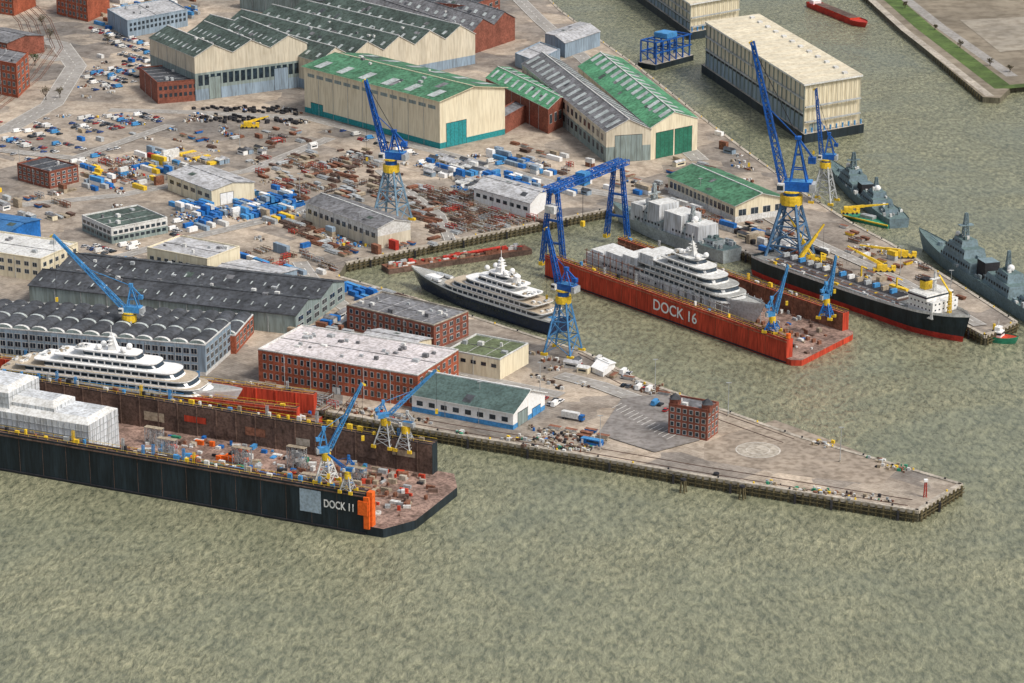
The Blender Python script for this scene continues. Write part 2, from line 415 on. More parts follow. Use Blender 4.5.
bldg('grey_roof_hall',(330,20),(450,62),(515,40),22,brick2,grayr,'gable','a',7,3,sky=(sky_l,14,.3,.55,.3),vents=10)
bldg('rear_hall',(240,8),(360,30),(470,6),20,steelg,dkroof,'gable','c',5,3,sky=(sky_l,12,.3,.6,.3),vents=14)
bldg('brick_corner_house',(425,26),(470,34),(500,22),26,brick2,dkroof,'flat',win=[('a',3,9,.1,.9,.5,.5,W,offw),('c',3,5,.1,.9,.5,.5,W,offw)])
bldg('site_hut',(515,66),(535,74),(560,62),12,bluegr,ltroof,'flat')
bldg('site_hut',(545,48),(565,58),(600,46),14,bluegr,ltroof,'gable','c',2)
bldg('cream_assembly_shed',(305,112),(440,149),(496,132),46,[(.12,teal),(1,cream)],greenr,'gable','a',5,1,over=1.5,sky=(sky_l,6,.12,.5,.3),doors=[('c',.1,.4,.5,teal),('a',.86,.95,.25,teal)],vents=8,edge_m=cream,win=[('a',1,14,.80,.88,.75,.9,steelg,None)])
bldg('brick_lean_to',(496,128),(505,134),(526,122),16,brick2,grayr,'flat')
bldg('brick_machine_hall',(486,102),(548,134),(572,122),24,[(1,brick2)],brightg,'gable','a',4,1,sky=(sky_l,9,.2,.8,.3),win=[('c',1,5,.3,.8,.5,.7,W,offw)],edge_m=offw)
bldg('large_machine_hall',(522,92),(606,163),(648,158),30,[(.5,steelg),(1,beige)],grayr,'gable','a',7,1,sky=(sky_l,16,.15,.75,.4),doors=[('c',.2,.8,.85,steelg)],edge_m=offw,win=[('a',2,20,.1,.95,.5,.5,W,None)])
bldg('large_machine_hall',(578,96),(650,160),(697,150),31,[(1,cream)],brightg,'gable','a',7,1,sky=(sky_l,14,.5,.95,.45),doors=[('c',.12,.48,.8,dgd),('c',.52,.88,.8,dgd)],edge_m=offw)
bldg('green_roof_workshop',(668,193),(735,223),(780,213),17,[(.35,offw),(1,cream)],greenr,'gable','a',5,1,over=1.2,win=[('a',1,16,.35,.8,.7,.8,W,offw),('c',1,4,.3,.8,.6,.7,W,offw)],edge_m=offw)
bldg('white_store_shed',(474,203),(530,219),(549,206),15,white,ltroof,'gable','a',3,win=[('a',1,8,.4,.8,.6,.6,W,None)])
bldg('cream_workshop',(168,190),(212,207),(248,196),16,cream,ltroof,'gable','a',2.5,doors=[('c',.2,.5,.7,white)],win=[('a',1,6,.4,.8,.6,.6,W,None)])
bldg('brick_office_building',(18,180),(50,189),(72,180),16,brick2,dkroof,'flat',win=[('a',3,7,.1,.95,.5,.5,W,offw),('c',3,5,.1,.95,.5,.5,W,offw)],vents=3)
bldg('office_pavilion',(76,232),(112,244),(168,233),15,[(.5,steelg),(1,offw)],dkgreen,'flat',win=[('a',2,7,.1,.9,.7,.5,W,None),('c',2,10,.1,.9,.7,.5,W,None)],vents=5,edge_m=offw)
bldg('yellow_brick_building',(-60,266),(42,282),(84,266),22,cream,offw,'flat',win=[('a',2,12,.2,.9,.5,.5,W,offw),('c',2,6,.2,.9,.5,.5,W,offw)],vents=5)
bldg('blue_storage_hall',(-70,242),(8,254),(42,240),20,cblue,M('blue_roof',(.05,.17,.38),var=.25),'gable','a',2)
bldg('long_store_shed',(306,222),(378,249),(403,239),20,[(.6,beige),(1,offw)],grayr,'gable','a',3,win=[('a',1,12,.4,.8,.6,.6,W,offw)],edge_m=offw)
bldg('cream_boiler_house',(148,272),(208,284),(236,270),24,cream,ltroof,'flat',win=[('a',1,8,.3,.8,.5,.6,W,offw)],vents=6)
bldg('grey_workshop',(205,290),(262,300),(302,284),14,bluegr,ltroof,'gable','a',2,1)
bldg('dark_workshop_hall',(30,304),(296,335),(346,300),19,[(1,steelg)],dkroof,'gable','a',4,2,sky=(sky_l,20,.3,.5,.1),win=[('c',2,6,.1,.9,.6,.6,W,offw)],vents=16)
bldg('long_repair_hall',(-120,334),(236,354),(276,334),18,[(1,brick)],dkroof,'vault',rise=2.2,arc=22,win=[('c',2,5,.1,.9,.6,.6,W,offw)],edge_m=offw)
bldg('long_repair_hall',(-140,346),(206,376),(246,354),30,[(.12,offw),(1,bluegr)],dkroof,'vault',rise=2.2,arc=20,win=[('a',3,44,.12,.92,.72,.62,W,offw),('c',3,6,.1,.9,.6,.6,W,offw)],edge_m=offw)
bldg('brick_shipyard_office',(259,381),(418,408),(450,380),32,brick,pinkroof,'flat',win=[('a',3,24,.06,.95,.42,.55,W,offw),('c',3,7,.06,.95,.42,.55,W,offw)],vents=26,doors=[('a',.48,.53,.22,offw)],edge_m=offw)
bldg('brick_shipyard_office',(347,329),(434,350),(462,334),24,brick2,grayr,'flat',win=[('a',3,14,.06,.95,.45,.55,W,offw),('c',3,5,.06,.95,.45,.55,W,offw)],vents=12,edge_m=conc)
bldg('beige_annex',(356,356),(408,366),(434,354),15,cream,ltroof,'gable','a',2,win=[('a',1,7,.3,.8,.6,.6,W,None)])
bldg('green_roof_store',(447,370),(500,380),(531,364),20,[(1,cream)],M('olive_roof',(.14,.17,.09),var=.35,dirt=.4),'flat',win=[('a',1,5,.5,.8,.5,.6,W,None)],vents=4,edge_m=offw)
bldg('quayside_shed',(412,411),(513,430),(543,409),17,[(.28,lblue),(1,white)],M('shed_roof_slate',(.09,.14,.13),var=.25,dirt=.35),'gable','a',6,over=1,win=[('a',1,8,.35,.75,.5,.7,W,None)],doors=[('c',.15,.45,.8,steelg),('c',.6,.85,.5,lblue)],edge_m=white)
pn=bldg('pier_brick_house',(668,434),(707,441),(721,433),30,brick2,grayr,'flat',win=[('a',4,6,.03,.97,.5,.55,W,offw),('c',4,3,.03,.97,.5,.55,W,offw)],vents=2)
hb=B('roof_turret',pn.location)
n=P(707,441); a=P(668,434)-n; c=P(721,433)-n; hh=30/pm(441)
for (s,t) in ((.08,.2),(.9,.2)):
    p=a*s+c*t
    hb.rbox(p.x,p.y,4,4,hh-1,hh+2.5,math.atan2(a.y,a.x),brick2)
    hb.loft([(p.x-2.4,p.y-2.4,hh+2.5),(p.x+2.4,p.y-2.4,hh+2.5),(p.x+2.4,p.y+2.4,hh+2.5),(p.x-2.4,p.y+2.4,hh+2.5)],[(p.x-.1,p.y-.1,hh+5),(p.x+.1,p.y-.1,hh+5),(p.x+.1,p.y+.1,hh+5),(p.x-.1,p.y+.1,hh+5)],dkroof)
hb.done(pn)
bldg('white_tent_shed',(592,372),(603,377),(615,368),5,white,white,'gable','a',1.5)
def covered(name,L,N,R,hp):
    n=P(N[0],N[1],0); a=P(L[0],L[1],0)-n; c=P(R[0],R[1],0)-n
    b=B(name,n); q=lambda s,t,z:(a.x*s+c.x*t,a.y*s+c.y*t,z)
    h=hp/pm(N[1])
    b.loft([q(-.03,-.04,-2),q(1.03,-.04,-2),q(1.03,1.04,-2),q(-.03,1.04,-2)],[q(-.03,-.04,6),q(1.03,-.04,6),q(1.03,1.04,6),q(-.03,1.04,6)],blackh,conc)
    cor=[(0,0),(1,0),(1,1),(0,1)]
    for z0,z1,m in ((6,h*.42,bluegr),(h*.42,h*.5,dark),(h*.5,h,beige)):
        for i in range(4):
            s0,s1=cor[i],cor[(i+1)%4]
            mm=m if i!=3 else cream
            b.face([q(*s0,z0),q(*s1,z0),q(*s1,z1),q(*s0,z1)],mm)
    for k in range(25):
        p=Vector(q(k/24,-.008,6)); r=Vector(q(k/24,-.008,h)); b.beam(p,r,.7,steelg)
    for k in range(13):
        p=Vector(q(-.006,k/12,6)); r=Vector(q(-.006,k/12,h)); b.beam(p,r,.4,beige)
    for z in (h*.35,h*.62): b.beam(Vector(q(-.012,0,z)),Vector(q(-.012,1,z)),1.0,steel)
    for z in (h*.5,h*.75): b.beam(Vector(q(0,-.02,z)),Vector(q(1,-.02,z)),1.0,steel)
    b.face([q(-.004,.1,6.2),q(-.004,.32,6.2),q(-.004,.32,h*.3),q(-.004,.1,h*.3)],steelg)
    bo=[q(-.01,-.03,h),q(1.01,-.03,h),q(1.01,1.03,h),q(-.01,1.03,h)]
    b.loft(bo,[(x[0],x[1],x[2]+1.2) for x in bo],offw,M('covered_dock_roof',(.70,.63,.48),var=.12,dirt=.22,scale=.05))
    for k in range(1,16): b.beam(Vector(q(k/16,0,h+1.3)),Vector(q(k/16,1,h+1.3)),.4,beige)
    for k in range(12):
        b.rbox(*q(k/12+.04,.8,0)[:2],4,3,h+1,h+2.4,math.atan2(a.y,a.x),offw)
    for k in range(10):
        p=q(-.02,k/9,0); b.cyl((p[0],p[1],6),(p[0],p[1],9),.6,lblue,6)
    b.done()
covered('covered_floating_dock',(706,74),(803,141),(858,131),54)
covered('covered_floating_dock',(610,-20),(690,38),(738,29),32)
b=B('blue_dock_pontoon',P(665,64,0),ang(P(640,68,0),P(700,52,0)))
b.box(-22,24,-8,8,-1,4,blackh,conc)
for x in range(-20,22,8):
    b.beam((x,-7,4),(x,-7,20),.9,blue); b.beam((x,7,4),(x,7,20),.9,blue); b.beam((x,-7,20),(x,7,20),.9,blue); b.beam((x,-7,12),(x,7,12),.7,blue); b.beam((x,-7,4),(x,7,12),.5,blue)
for y in (-7,7):
    for z in (12,20): b.beam((-20,y,z),(22,y,z),.9,blue)
b.box(-6,6,-6,6,20.5,24,lblue); b.done()
# ---------------------------------------------------------------- roads & pavement sheets
b=B('yard_road')
for i,(pts,w) in enumerate([([(-80,150),(10,128),(52,104),(76,66),(60,44),(-60,20)],16),([(-60,36),(60,60)],10),([(110,110),(190,112),(310,118),(470,160),(560,185),(640,200)],10),([(20,205),(120,195),(250,170),(330,138)],9),([(100,262),(180,240),(300,212),(330,195)],9),([(300,262),(320,290),(440,370),(560,395)],9),([(700,160),(620,90),(540,20),(500,-20)],12),([(560,375),(600,385),(640,400),(655,430)],10),([(0,150),(75,158),(170,125)],9),([(380,170),(440,215),(450,240)],7),([(640,200),(720,190),(800,235),(900,280),(980,325)],8)]):
    strip(b,pts,w,QZ+.03+.04*i,lasph,paint)
    for k in range(len(pts)-1): RD.append((P(*pts[k]),P(*pts[k+1]),w*.6+1))
b.done()
b=B('railway_track')
for off in range(5):
    o=off*6
    W_=[P(q[0],q[1]) for q in ((-60,140+0),(-5,112),(40,78),(62,48),(50,20),(10,-20))]
    for i in range(len(W_)-1):
        p,q=W_[i],W_[i+1]; d=(q-p).normalized(); n=Vector((-d.y,d.x,0))
        for e in (-.8,.8):
            b.beam(p+n*(o+e)+Vector((0,0,.15)),q+n*(o+e)+Vector((0,0,.15)),.25,rust)
b.done()
b=B('crane_rail_track')
for off in (4,11):
    for seg in (((240,396),(440,432),(580,455),(700,476),(800,492),(905,509)),((800,437),(718,408),(640,380),(585,352))):
        W_=[P(*q) for q in seg]
        for i in range(len(W_)-1):
            p,q=W_[i],W_[i+1]; d=(q-p).normalized(); n=Vector((-d.y,d.x,0))
            b.beam(p+n*off+Vector((0,0,.06)),q+n*off+Vector((0,0,.06)),.35,brown)
b.done()
b=B('pier_asphalt_area')
def poly(b,pts,z,mat): b.face([P(q[0],q[1],z) for q in pts],mat)
poly(b,[(622,398),(668,393),(700,440),(655,452),(598,434)],QZ+.40,asph)
poly(b,[(704,444),(722,436),(775,420),(830,440),(900,468),(880,485),(800,476),(704,460)],QZ+.05,M('pier_warm_asphalt',(.34,.28,.22),var=.25,scale=.05,dirt=.35))
o=P(758,450,QZ+.09)
b.face([(o.x+10*math.cos(i*math.pi/20),o.y+10*math.sin(i*math.pi/20),o.z) for i in range(40)],conc)
for i in range(40):
    a0,a1=i*math.pi/20,(i+1)*math.pi/20
    for r0,r1 in ((9.4,10),(5,5.4)):
        b.face([(o.x+r*math.cos(t),o.y+r*math.sin(t),o.z+.02) for r,t in((r0,a0),(r1,a0),(r1,a1),(r0,a1))],M('pale_concrete',(.58,.54,.48)))
for k in range(14):
    u0,v0=612+k*4.2,408+k*2.4
    p=P(u0,v0,QZ+.43); q=P(u0+10,v0-5,QZ+.43); d=(q-p).normalized(); n=Vector((-d.y,d.x,0))*.15
    b.face([p-n,q-n,q+n,p+n],paint)
b.done()
# ---------------------------------------------------------------- floating docks
def text(parent,s,size,x,y,z,sx=1.0,mat=white):
    cu=bpy.data.curves.new('dock_lettering','FONT'); cu.body=s; cu.size=size; cu.extrude=.05; cu.offset=.07
    o=bpy.data.objects.new('dock_lettering',cu); sc.collection.objects.link(o)
    cu.materials.append(mat); o.location=(x,y,z); o.rotation_euler=(math.pi/2,0,0); o.scale=(sx,1,1); o.parent=parent
def dock(name,S,E,Fr,h,thick,fz,ext,mo,mi_,mtop,floor,cut=10,eq=.6):
    s=P(*S,0);e=P(*E,0);f=P(*Fr,0)
    b=B(name,e,ang(s,e)); L=(e-s).length; lf=b.loc(f); w=lf.y; fx=min(0,lf.x)
    b.prism([(-L,0.1),(0,0.1),(ext*.5,.1),(ext,cut),(fx+ext,w-cut),(fx+ext*.5,w-.1),(-L,w-.1)],-3,fz,mo,floor)
    for y0,y1,xe in ((0,thick,0),(w-thick,w,fx)):
        b.box(-L,xe,y0,y1,-2,h,mo,mtop)
        inner=y1 if y0==0 else y0; sg=1 if y0==0 else -1
        b.face([(-L,inner+sg*.1,fz),(xe-.05,inner+sg*.1,fz),(xe-.05,inner+sg*.1,h-.4),(-L,inner+sg*.1,h-.4)],mi_)
        for yy in (y0+.2,y1-.2):
            b.beam((-L,yy,h+1.1),(xe,yy,h+1.1),.12,yellow)
            for i in range(int((L+xe)/5)): b.beam((-L+i*5,yy,h),(-L+i*5,yy,h+1.1),.12,yellow)
        b.beam((-L,y0+1.2,h+.15),(xe,y0+1.2,h+.15),.25,dark); b.beam((-L,y1-1.2,h+.15),(xe,y1-1.2,h+.15),.25,dark)
        for i in range(int((L+xe-4)/5)):
            x=-L+i*5+2
            if i%2: b.beam((x,inner+sg*.3,fz),(x,inner+sg*.3,h),.5,mi_)
            if R_.random()<eq: b.box(x,x+R_.uniform(.7,2.6),y0+1.6,y0+2.8,h,h+R_.uniform(.8,2.6),R_.choice([steel,yellow,dark,offw,rust,tan,lblue,yellow]))
            if R_.random()<eq*.25: b.lattice((x,y0+2,h),(x,y0+2,h+R_.uniform(3,6)),.9,R_.choice([yellow,lblue,steel]),.18,3)
        b.beam((-L,y0-.15 if y0==0 else y1+.15,h-1.2),(xe,y0-.15 if y0==0 else y1+.15,h-1.2),.5,mtop)
        b.beam((-L,(y0-.15 if y0==0 else y1+.15),.8),(xe,(y0-.15 if y0==0 else y1+.15),.8),.6,dark)
    for i in range(int(L/4)):
        b.box(-L+i*4,-L+i*4+1.2,w/2-1,w/2+1,fz,fz+1.8,rust)
    for i in range(int(L/12)):
        b.beam((-L+i*12+3,-.04,1),(-L+i*12+3,-.04,h-1.5),.12,mtop)
    return b,L,w
b,L16,w16=dock('red_floating_dock',(545,277),(786,364),(848,335),12.5,4.2,3,7,dred,rust,dredt,rustf,4,.35)
b.cyl((-1,2,12.5),(-1,2,15),1.2,orange,8)
for i in range(120):
    x=-R_.uniform(-3,L16); y=R_.choice([R_.uniform(5,10),R_.uniform(w16-10,w16-5)])
    if x>-45: y=R_.uniform(5,w16-8)
    b.box(x,x+R_.uniform(.6,3),y,y+R_.uniform(.6,2),3,3+R_.uniform(.6,2),R_.choice([cblue,steel,rust,offw,rust,brown,tan]))
o16=b.done()
text(o16,'DOCK 16',8,-98,-.25,4)
b,L11,w11=dock('black_floating_dock',(-120,449),(366,535),(441,480),18,5.0,4,16,blackh,brown,brown,rustf,14,.75)
b.box(-3,1.5,-1.2,-.2,9,15,orange); b.box(-.5,2,-.9,0,3,17,orange); b.box(.5,3,.2,3,4,19,orange)
xs=b.loc(P(296,504,10)).x
b.face([(xs,-.25,6),(xs+10,-.25,6),(xs+10,-.25,16),(xs,-.25,16)],M('sign_blue_grey',(.36,.45,.53),var=.08))
xt=b.loc(P(92,450,12)).x
ty0,ty1=9,33
for (x0,x1,y0,y1,zt) in ((-L11-60,xt,ty0,ty1,24),(-L11-60,xt-20,ty0+4,ty1-3,27.5),(-L11-60,xt-42,ty0+2,ty1+2,32)):
    b.loft([(x0,y0,4),(x1,y0,4),(x1,y1,4),(x0,y1,4)],[(x0,y0,zt),(x1,y0,zt),(x1,y1,zt),(x0,y1,zt)],tarp)
    b.loft([(x0,y0,zt),(x1,y0,zt),(x1,y1,zt),(x0,y1,zt)],[(x0,y0+4,zt+2),(x1-3,y0+4,zt+2),(x1-3,y1-4,zt+2),(x0,y1-4,zt+2)],offw,tarp)
    for k in range(int((x1-x0)/3)):
        b.beam((x1-k*3,y0-.1,4),(x1-k*3,y0-.1,zt),.2,steel)
    for k in range(int((y1-y0)/3)): b.beam((x1+.1,y0+k*3,4),(x1+.1,y0+k*3,zt),.2,steel)
    for z in range(6,int(zt),3): b.beam((x0,y0-.15,z),(x1,y0-.15,z),.2,steel); b.beam((x1+.15,y0,z),(x1+.15,y1,z),.2,steel)
for i in range(420):
    x=R_.uniform(xt+5,10); y=R_.uniform(7,w11-8)
    if x>0: y=R_.uniform(14,w11-14)
    m=R_.choice([rust,rust,brown,tan,brown,tan,steel,offw,dred,dark,conc] if x>-25 or R_.random()<.45 else [cblue,lblue,offw,greenp,steel,orange,cblue,offw])
    l,wd,hh=R_.uniform(.8,4.5),R_.uniform(.7,2.2),R_.uniform(.4,2.2)
    b.rbox(x,y,l,wd,4,4+hh,R_.choice([0,0,1.57,.4]),m)
for (x,y,h_) in ((-118,34,9),(-104,16,7),(-84,40,8),(-40,22,9),(-30,44,6),(-60,46,10),(-132,46,8)):
    for i in range(3):
        b.lattice((x+i*3,y,4),(x+i*3,y,4+h_),2.4,steel,.22,4)
    b.box(x-1.5,x+7.5,y-1.4,y+1.4,4+h_,4.2+h_,tan)
for k in range(5):
    x=-126+k*14; b.box(x,x+11,24,26.5,4,6.6,[cblue,lblue,orange,cblue,offw][k]); b.box(x+2,x+13,28.5,31,4,6.6,[offw,cblue,greenp,lblue,cblue][k])
for k in range(9):
    x0=-78+k*6.5
    pr=None
    for j in range(7):
        t=math.pi*j/6; row=[(x0+2.8-2.8*math.cos(t),9,4+4.5*math.sin(t)),(x0+2.8-2.8*math.cos(t),24,4+4.5*math.sin(t))]
        if pr: b.face([pr[0],row[0],row[1],pr[1]],tarp)
        pr=row
    b.beam((x0+2.8,9,8.6),(x0+2.8,24,8.6),.3,offw)
D11=b; o11=b.done()
text(o11,'DOCK 11',4.8,xs+11.2,-.3,9.5,.72)
b=B('dock_wall_panels',D11.o,D11.ang)
xp=-8
while xp>-L11*.6:
    l=R_.uniform(4,12); z=R_.uniform(5,12); h_=R_.uniform(2,5)
    b.face([(xp-l,w11-5.5,z),(xp,w11-5.5,z),(xp,w11-5.5,z+h_),(xp-l,w11-5.5,z+h_)],R_.choice([rust,tan,brown,dred,brown,brown,conc])); xp-=l+R_.uniform(1,8)
b.done()
b,L10,w10=dock('inner_red_floating_dock',(-120,386),(297,436),(322,419),13,4,3,4,dred,dred,dredt,rustf,3,.3)
for i in range(70):
    x=-R_.uniform(0,40); y=R_.uniform(5,w10-5); b.rbox(x,y,R_.uniform(1,4),R_.uniform(.8,2),3,3+R_.uniform(.6,2.5),0,R_.choice([cblue,steel,rust,offw,rust,tan]))
b.done()
# ---------------------------------------------------------------- ships
def hull(b,L,bm,z0,zd,mat,deck,boot=None,zb=1.5,sheer=2.0,rake=6,full=.6,tr=.8,bul=1.0,rail=None):
    K=26; rings=[]
    for k in range(K+1):
        t=k/K
        if t<.12: w=tr+(1-tr)*math.sin(t/.12*math.pi/2)
        elif t<full: w=1
        else: w=max(.015,(1-((t-full)/(1-full))**2.0)**.8 if t<1 else .015)
        wl=w*(.93 if t<full else .93-.35*((t-full)/(1-full)))
        top=zd+sheer*max(0,(t-.45)/.55)**2
        x=t*L; xr=rake*max(0,(t-.6)/.4)
        lv=[(z0,wl*.88,x-xr),(z0+zb,wl,x-xr*.8),((z0+zb+top)/2,(w+wl)/2,x-xr*.35),(top,w,x),(top+bul,w*1.0,x+.15*xr/6)]
        rings.append([(xx,ww*bm/2,zz) for zz,ww,xx in lv])
    for k in range(K):
        A,C=rings[k],rings[k+1]
        for i in range(4):
            m=boot if (i==0 and boot) else (rail if (i==3 and rail) else mat)
            for sgn in (1,-1):
                b.face([(A[i][0],sgn*A[i][1],A[i][2]),(C[i][0],sgn*C[i][1],C[i][2]),(C[i+1][0],sgn*C[i+1][1],C[i+1][2]),(A[i+1][0],sgn*A[i+1][1],A[i+1][2])],m)
        b.face([(A[3][0],A[3][1]*.99,A[3][2]),(C[3][0],C[3][1]*.99,C[3][2]),(C[3][0],-C[3][1]*.99,C[3][2]),(A[3][0],-A[3][1]*.99,A[3][2])],deck)
    A=rings[0]
    b.face([(p[0],p[1],p[2]) for p in A]+[(p[0],-p[1],p[2]) for p in A[::-1]],mat)
def outline(x0,x1,w,ef,ea,n=6):
    pts=[]
    for i in range(n+1):
        t=math.pi/2*i/n; pts.append((x1-ef+ef*math.sin(t),-w/2*math.cos(t)**.6 if i<n else 0))
    for i in range(n-1,-1,-1):
        t=math.pi/2*i/n; pts.append((x1-ef+ef*math.sin(t),w/2*math.cos(t)**.6))
    for i in range(n+1):
        t=math.pi/2*i/n; pts.append((x0+ea-ea*math.sin(t),w/2*(1-.35*math.sin(t)**2)))
    for i in range(n,-1,-1):
        t=math.pi/2*i/n; pts.append((x0+ea-ea*math.sin(t),-w/2*(1-.35*math.sin(t)**2)))
    return pts
def tier(b,x0,x1,w,z0,z1,mat,band,ef=10,ea=2,rake=3,slab=True,slabaft=4,deck=None):
    o0=outline(x0,x1,w,ef,ea); o1=outline(x0,x1-rake,w*.95,ef,ea)
    def at(f,g=0):
        r=[]
        for p,q in zip(o0,o1):
            x=p[0]+(q[0]-p[0])*f; y=p[1]+(q[1]-p[1])*f
            cx=(x0+x1)/2; r.append((x+(g if x>cx else -g),y+(g if y>0 else -g),z0+(z1-z0)*f))
        return r
    b.loft(at(0),at(1),mat)
    b.loft(at(.35,.1),at(.8,.1),band)
    nm=int((x1-x0-ef)/4)
    for k in range(1,nm):
        x=x0+2+k*4
        for sg in (-1,1): b.box(x,x+.6,sg*w*.492-.18,sg*w*.492+.18,z0+.8,z0+2.4,mat)
    if slab:
        s0=outline(x0-slabaft,x1-rake+1.2,w*1.04,ef,ea)
        b.loft([(p[0],p[1],z1) for p in s0],[(p[0],p[1],z1+.45) for p in s0],mat,deck or mat,True)
def mast(b,x,z,h,mat):
    b.loft([(x-3,-1.5,z),(x+2,-1.5,z),(x+2,1.5,z),(x-3,1.5,z)],[(x-2,-.5,z+h),(x-.8,-.5,z+h),(x-.8,.5,z+h),(x-2,.5,z+h)],mat)
    for k in range(3):
        b.box(x-2.5,x-.5,-3+k*.6,3-k*.6,z+h*(.4+.2*k),z+h*(.4+.2*k)+.3,mat)
    b.cyl((x-1.4,0,z+h),(x-1.4,0,z+h+4),.15,mat,5)
def yacht(name,Sp,Bp,z,bm,hm,sm,zd,ti,deck=teak,boot=None,pool=True,fore=None):
    s=P(Sp[0],Sp[1],z); e=P(Bp[0],Bp[1],z); L=(e-s).length
    b=B(name,s,ang(s,e)); hull(b,L,bm,-1 if z==0 else 0,zd,hm,fore or deck,boot,2.0,3.2,9,.55,.85,.9,rail=sm if hm!=sm else None)
    for k in range(26):
        x=L*(.12+.5*k/26)
        for sg in (1,-1): b.face([(x,sg*(bm/2+.06),zd-2.2),(x+1.3,sg*(bm/2+.06),zd-2.2),(x+1.3,sg*(bm/2+.06),zd-1.4),(x,sg*(bm/2+.06),zd-1.4)],glass)
    zz=zd
    for i,(f0,f1,wf) in enumerate(ti):
        tier(b,L*f0,L*f1,bm*wf,zz,zz+2.9,sm,glass,ef=9-i,rake=2.6,slabaft=5,deck=deck if i<2 else sm)
        for k in range(9):
            b.rbox(L*f0-4+R_.uniform(0,4),R_.uniform(-.35,.35)*bm*wf,R_.uniform(.8,2),R_.uniform(.8,2),zz+3.3,zz+4.1,0,R_.choice([offw,tan,steel,white]))
        zz+=3.1
    fm=(ti[-1][0]+ti[-1][1])/2
    mast(b,L*fm,zz,8,sm)
    for (dx,dy) in ((6,3),(6,-3),(-7,2.5),(-7,-2.5)): b.dome((L*fm+dx,dy,zz+1.6),1.5,white)
    b.cyl((L*fm-12,0,zz-4),(L*fm-13.5,0,zz+1),1.8,sm,8)
    hx=L*.84
    b.face([(hx+5*math.cos(i*math.pi/8),5*math.sin(i*math.pi/8),zd+2.1) for i in range(16)],sm)
    for sg in (1,-1):
        for k in range(2):
            x=L*(.76+.05*k); y=sg*bm*.25
            b.loft([(x,y-1,zd+1.8),(x+4,y-1,zd+1.8),(x+5.5,y,zd+1.8),(x+4,y+1,zd+1.8),(x,y+1,zd+1.8)],[(x,y-1.2,zd+2.9),(x+4.5,y-1.2,zd+2.9),(x+6,y,zd+3.1),(x+4.5,y+1.2,zd+2.9),(x,y+1.2,zd+2.9)],white,steel)
    if pool: b.box(2.5,7,-2,2,zd+.02,zd+.25,white,lblue)
    return b,L
greyd=M('grey_deck',(.38,.38,.36))
b,L=yacht('superyacht',(560,333),(412,285),0,17,navy,white,7,[(.09,.74,.92),(.14,.68,.86),(.2,.6,.76),(.27,.52,.62),(.33,.46,.45)],fore=greyd); b.done()
b,L=yacht('superyacht_in_dock',(598,268),(764,330),5,20,shell,offw,10,[(.30,.86,.94),(.36,.82,.88),(.42,.76,.8),(.48,.7,.66),(.53,.65,.5)],deck=greyd,boot=M('antifouling_grey',(.2,.21,.22)))
for x in range(4,int(L*.92),5):
    for y in (-11,11):
        b.beam((x,y,-2),(x,y,14 if x<L*.4 else 11),.3,rust if x<L*.35 else steel)
for z in (4,7,10,13):
    for y in (-11,11): b.beam((2,y,z),(L*(.38 if z>10 else .9),y,z),.25,rust if z>10 else steel)
for (x0,x1,y0,y1,z0,z1) in ((3,14,-8,8,10,13),(16,30,-8.5,3,10,15),(31,44,-9,9,10,17),(L*.33,L*.42,-8.5,8.5,16,21)):
    b.loft([(x0,y0,z0),(x1,y0,z0),(x1,y1,z0),(x0,y1,z0)],[(x0+.5,y0+.5,z1),(x1-.5,y0+.5,z1),(x1-.5,y1-.5,z1+.6),(x0+.5,y1-.5,z1+.6)],tarp,offw)
    for k in range(int((x1-x0)/2.5)): b.beam((x0+k*2.5,y0-.1,z0),(x0+k*2.5,y0+.3,z1),.18,steel)
for i in range(90): x=R_.uniform(3,L*.28); y=R_.uniform(-8,8); b.rbox(x,y,R_.uniform(.6,4),R_.uniform(.6,2),10,10+R_.uniform(.8,3),0,R_.choice([offw,steel,rust,tarp,tan]))
for k in range(9):
    x=L*(.42+.045*k); b.face([(x,-10.5,5),(x+4,-10.5,5),(x+4,-10.4,11),(x,-10.4,11)],tarp if k%2 else offw)
b.done()
b,L=yacht('superyacht_in_dock',(5,386),(243,415),4,19,white,white,9,[(.06,.86,.94),(.12,.82,.88),(.2,.76,.8),(.28,.68,.66),(.36,.6,.5)],boot=navy,fore=greyd)
for x in range(3,int(L*.8),6):
    b.beam((x,-10.3,0),(x,-10.3,12),.3,steel)
for z in (4,8,11): b.beam((2,-10.3,z),(L*.8,-10.3,z),.25,lblue)
b.done()
s=P(762,272,0); e=P(968,344,0); L=(e-s).length
b=B('hopper_dredger_ship',s,ang(s,e)); hull(b,L,21,-1,10,blackh,M('ship_deck_grey',(.25,.25,.24),var=.3),red,4.0,4.0,4,.80,.8,1.4,rail=offw)
b.box(16,L*.72,-6.5,6.5,10,12.5,steel,brown)
b.box(18,L*.70,-4.5,4.5,12.5,13.4,offw,dark)
for k in range(14):
    x=18+k*(L*.70-20)/14; b.beam((x,-6.5,12.6),(x,6.5,12.6),.5,yellow if k%3==0 else steel); b.box(x,x+1.6,-2,2,13.4,15.5,R_.choice([offw,lblue,tan,steel]))
for y in (-8.4,8.4,-7.4,7.4): b.cyl((12,y,11.2),(L*.74,y,11.2),.45,R_.choice([rust,steel,tan]),6)
for x in (L*.25,L*.45,L*.62): b.beam((x,7,10),(x,7,19),.7,yellow); b.beam((x,7,19),(x,11,17),.6,yellow)
x0=L*.78
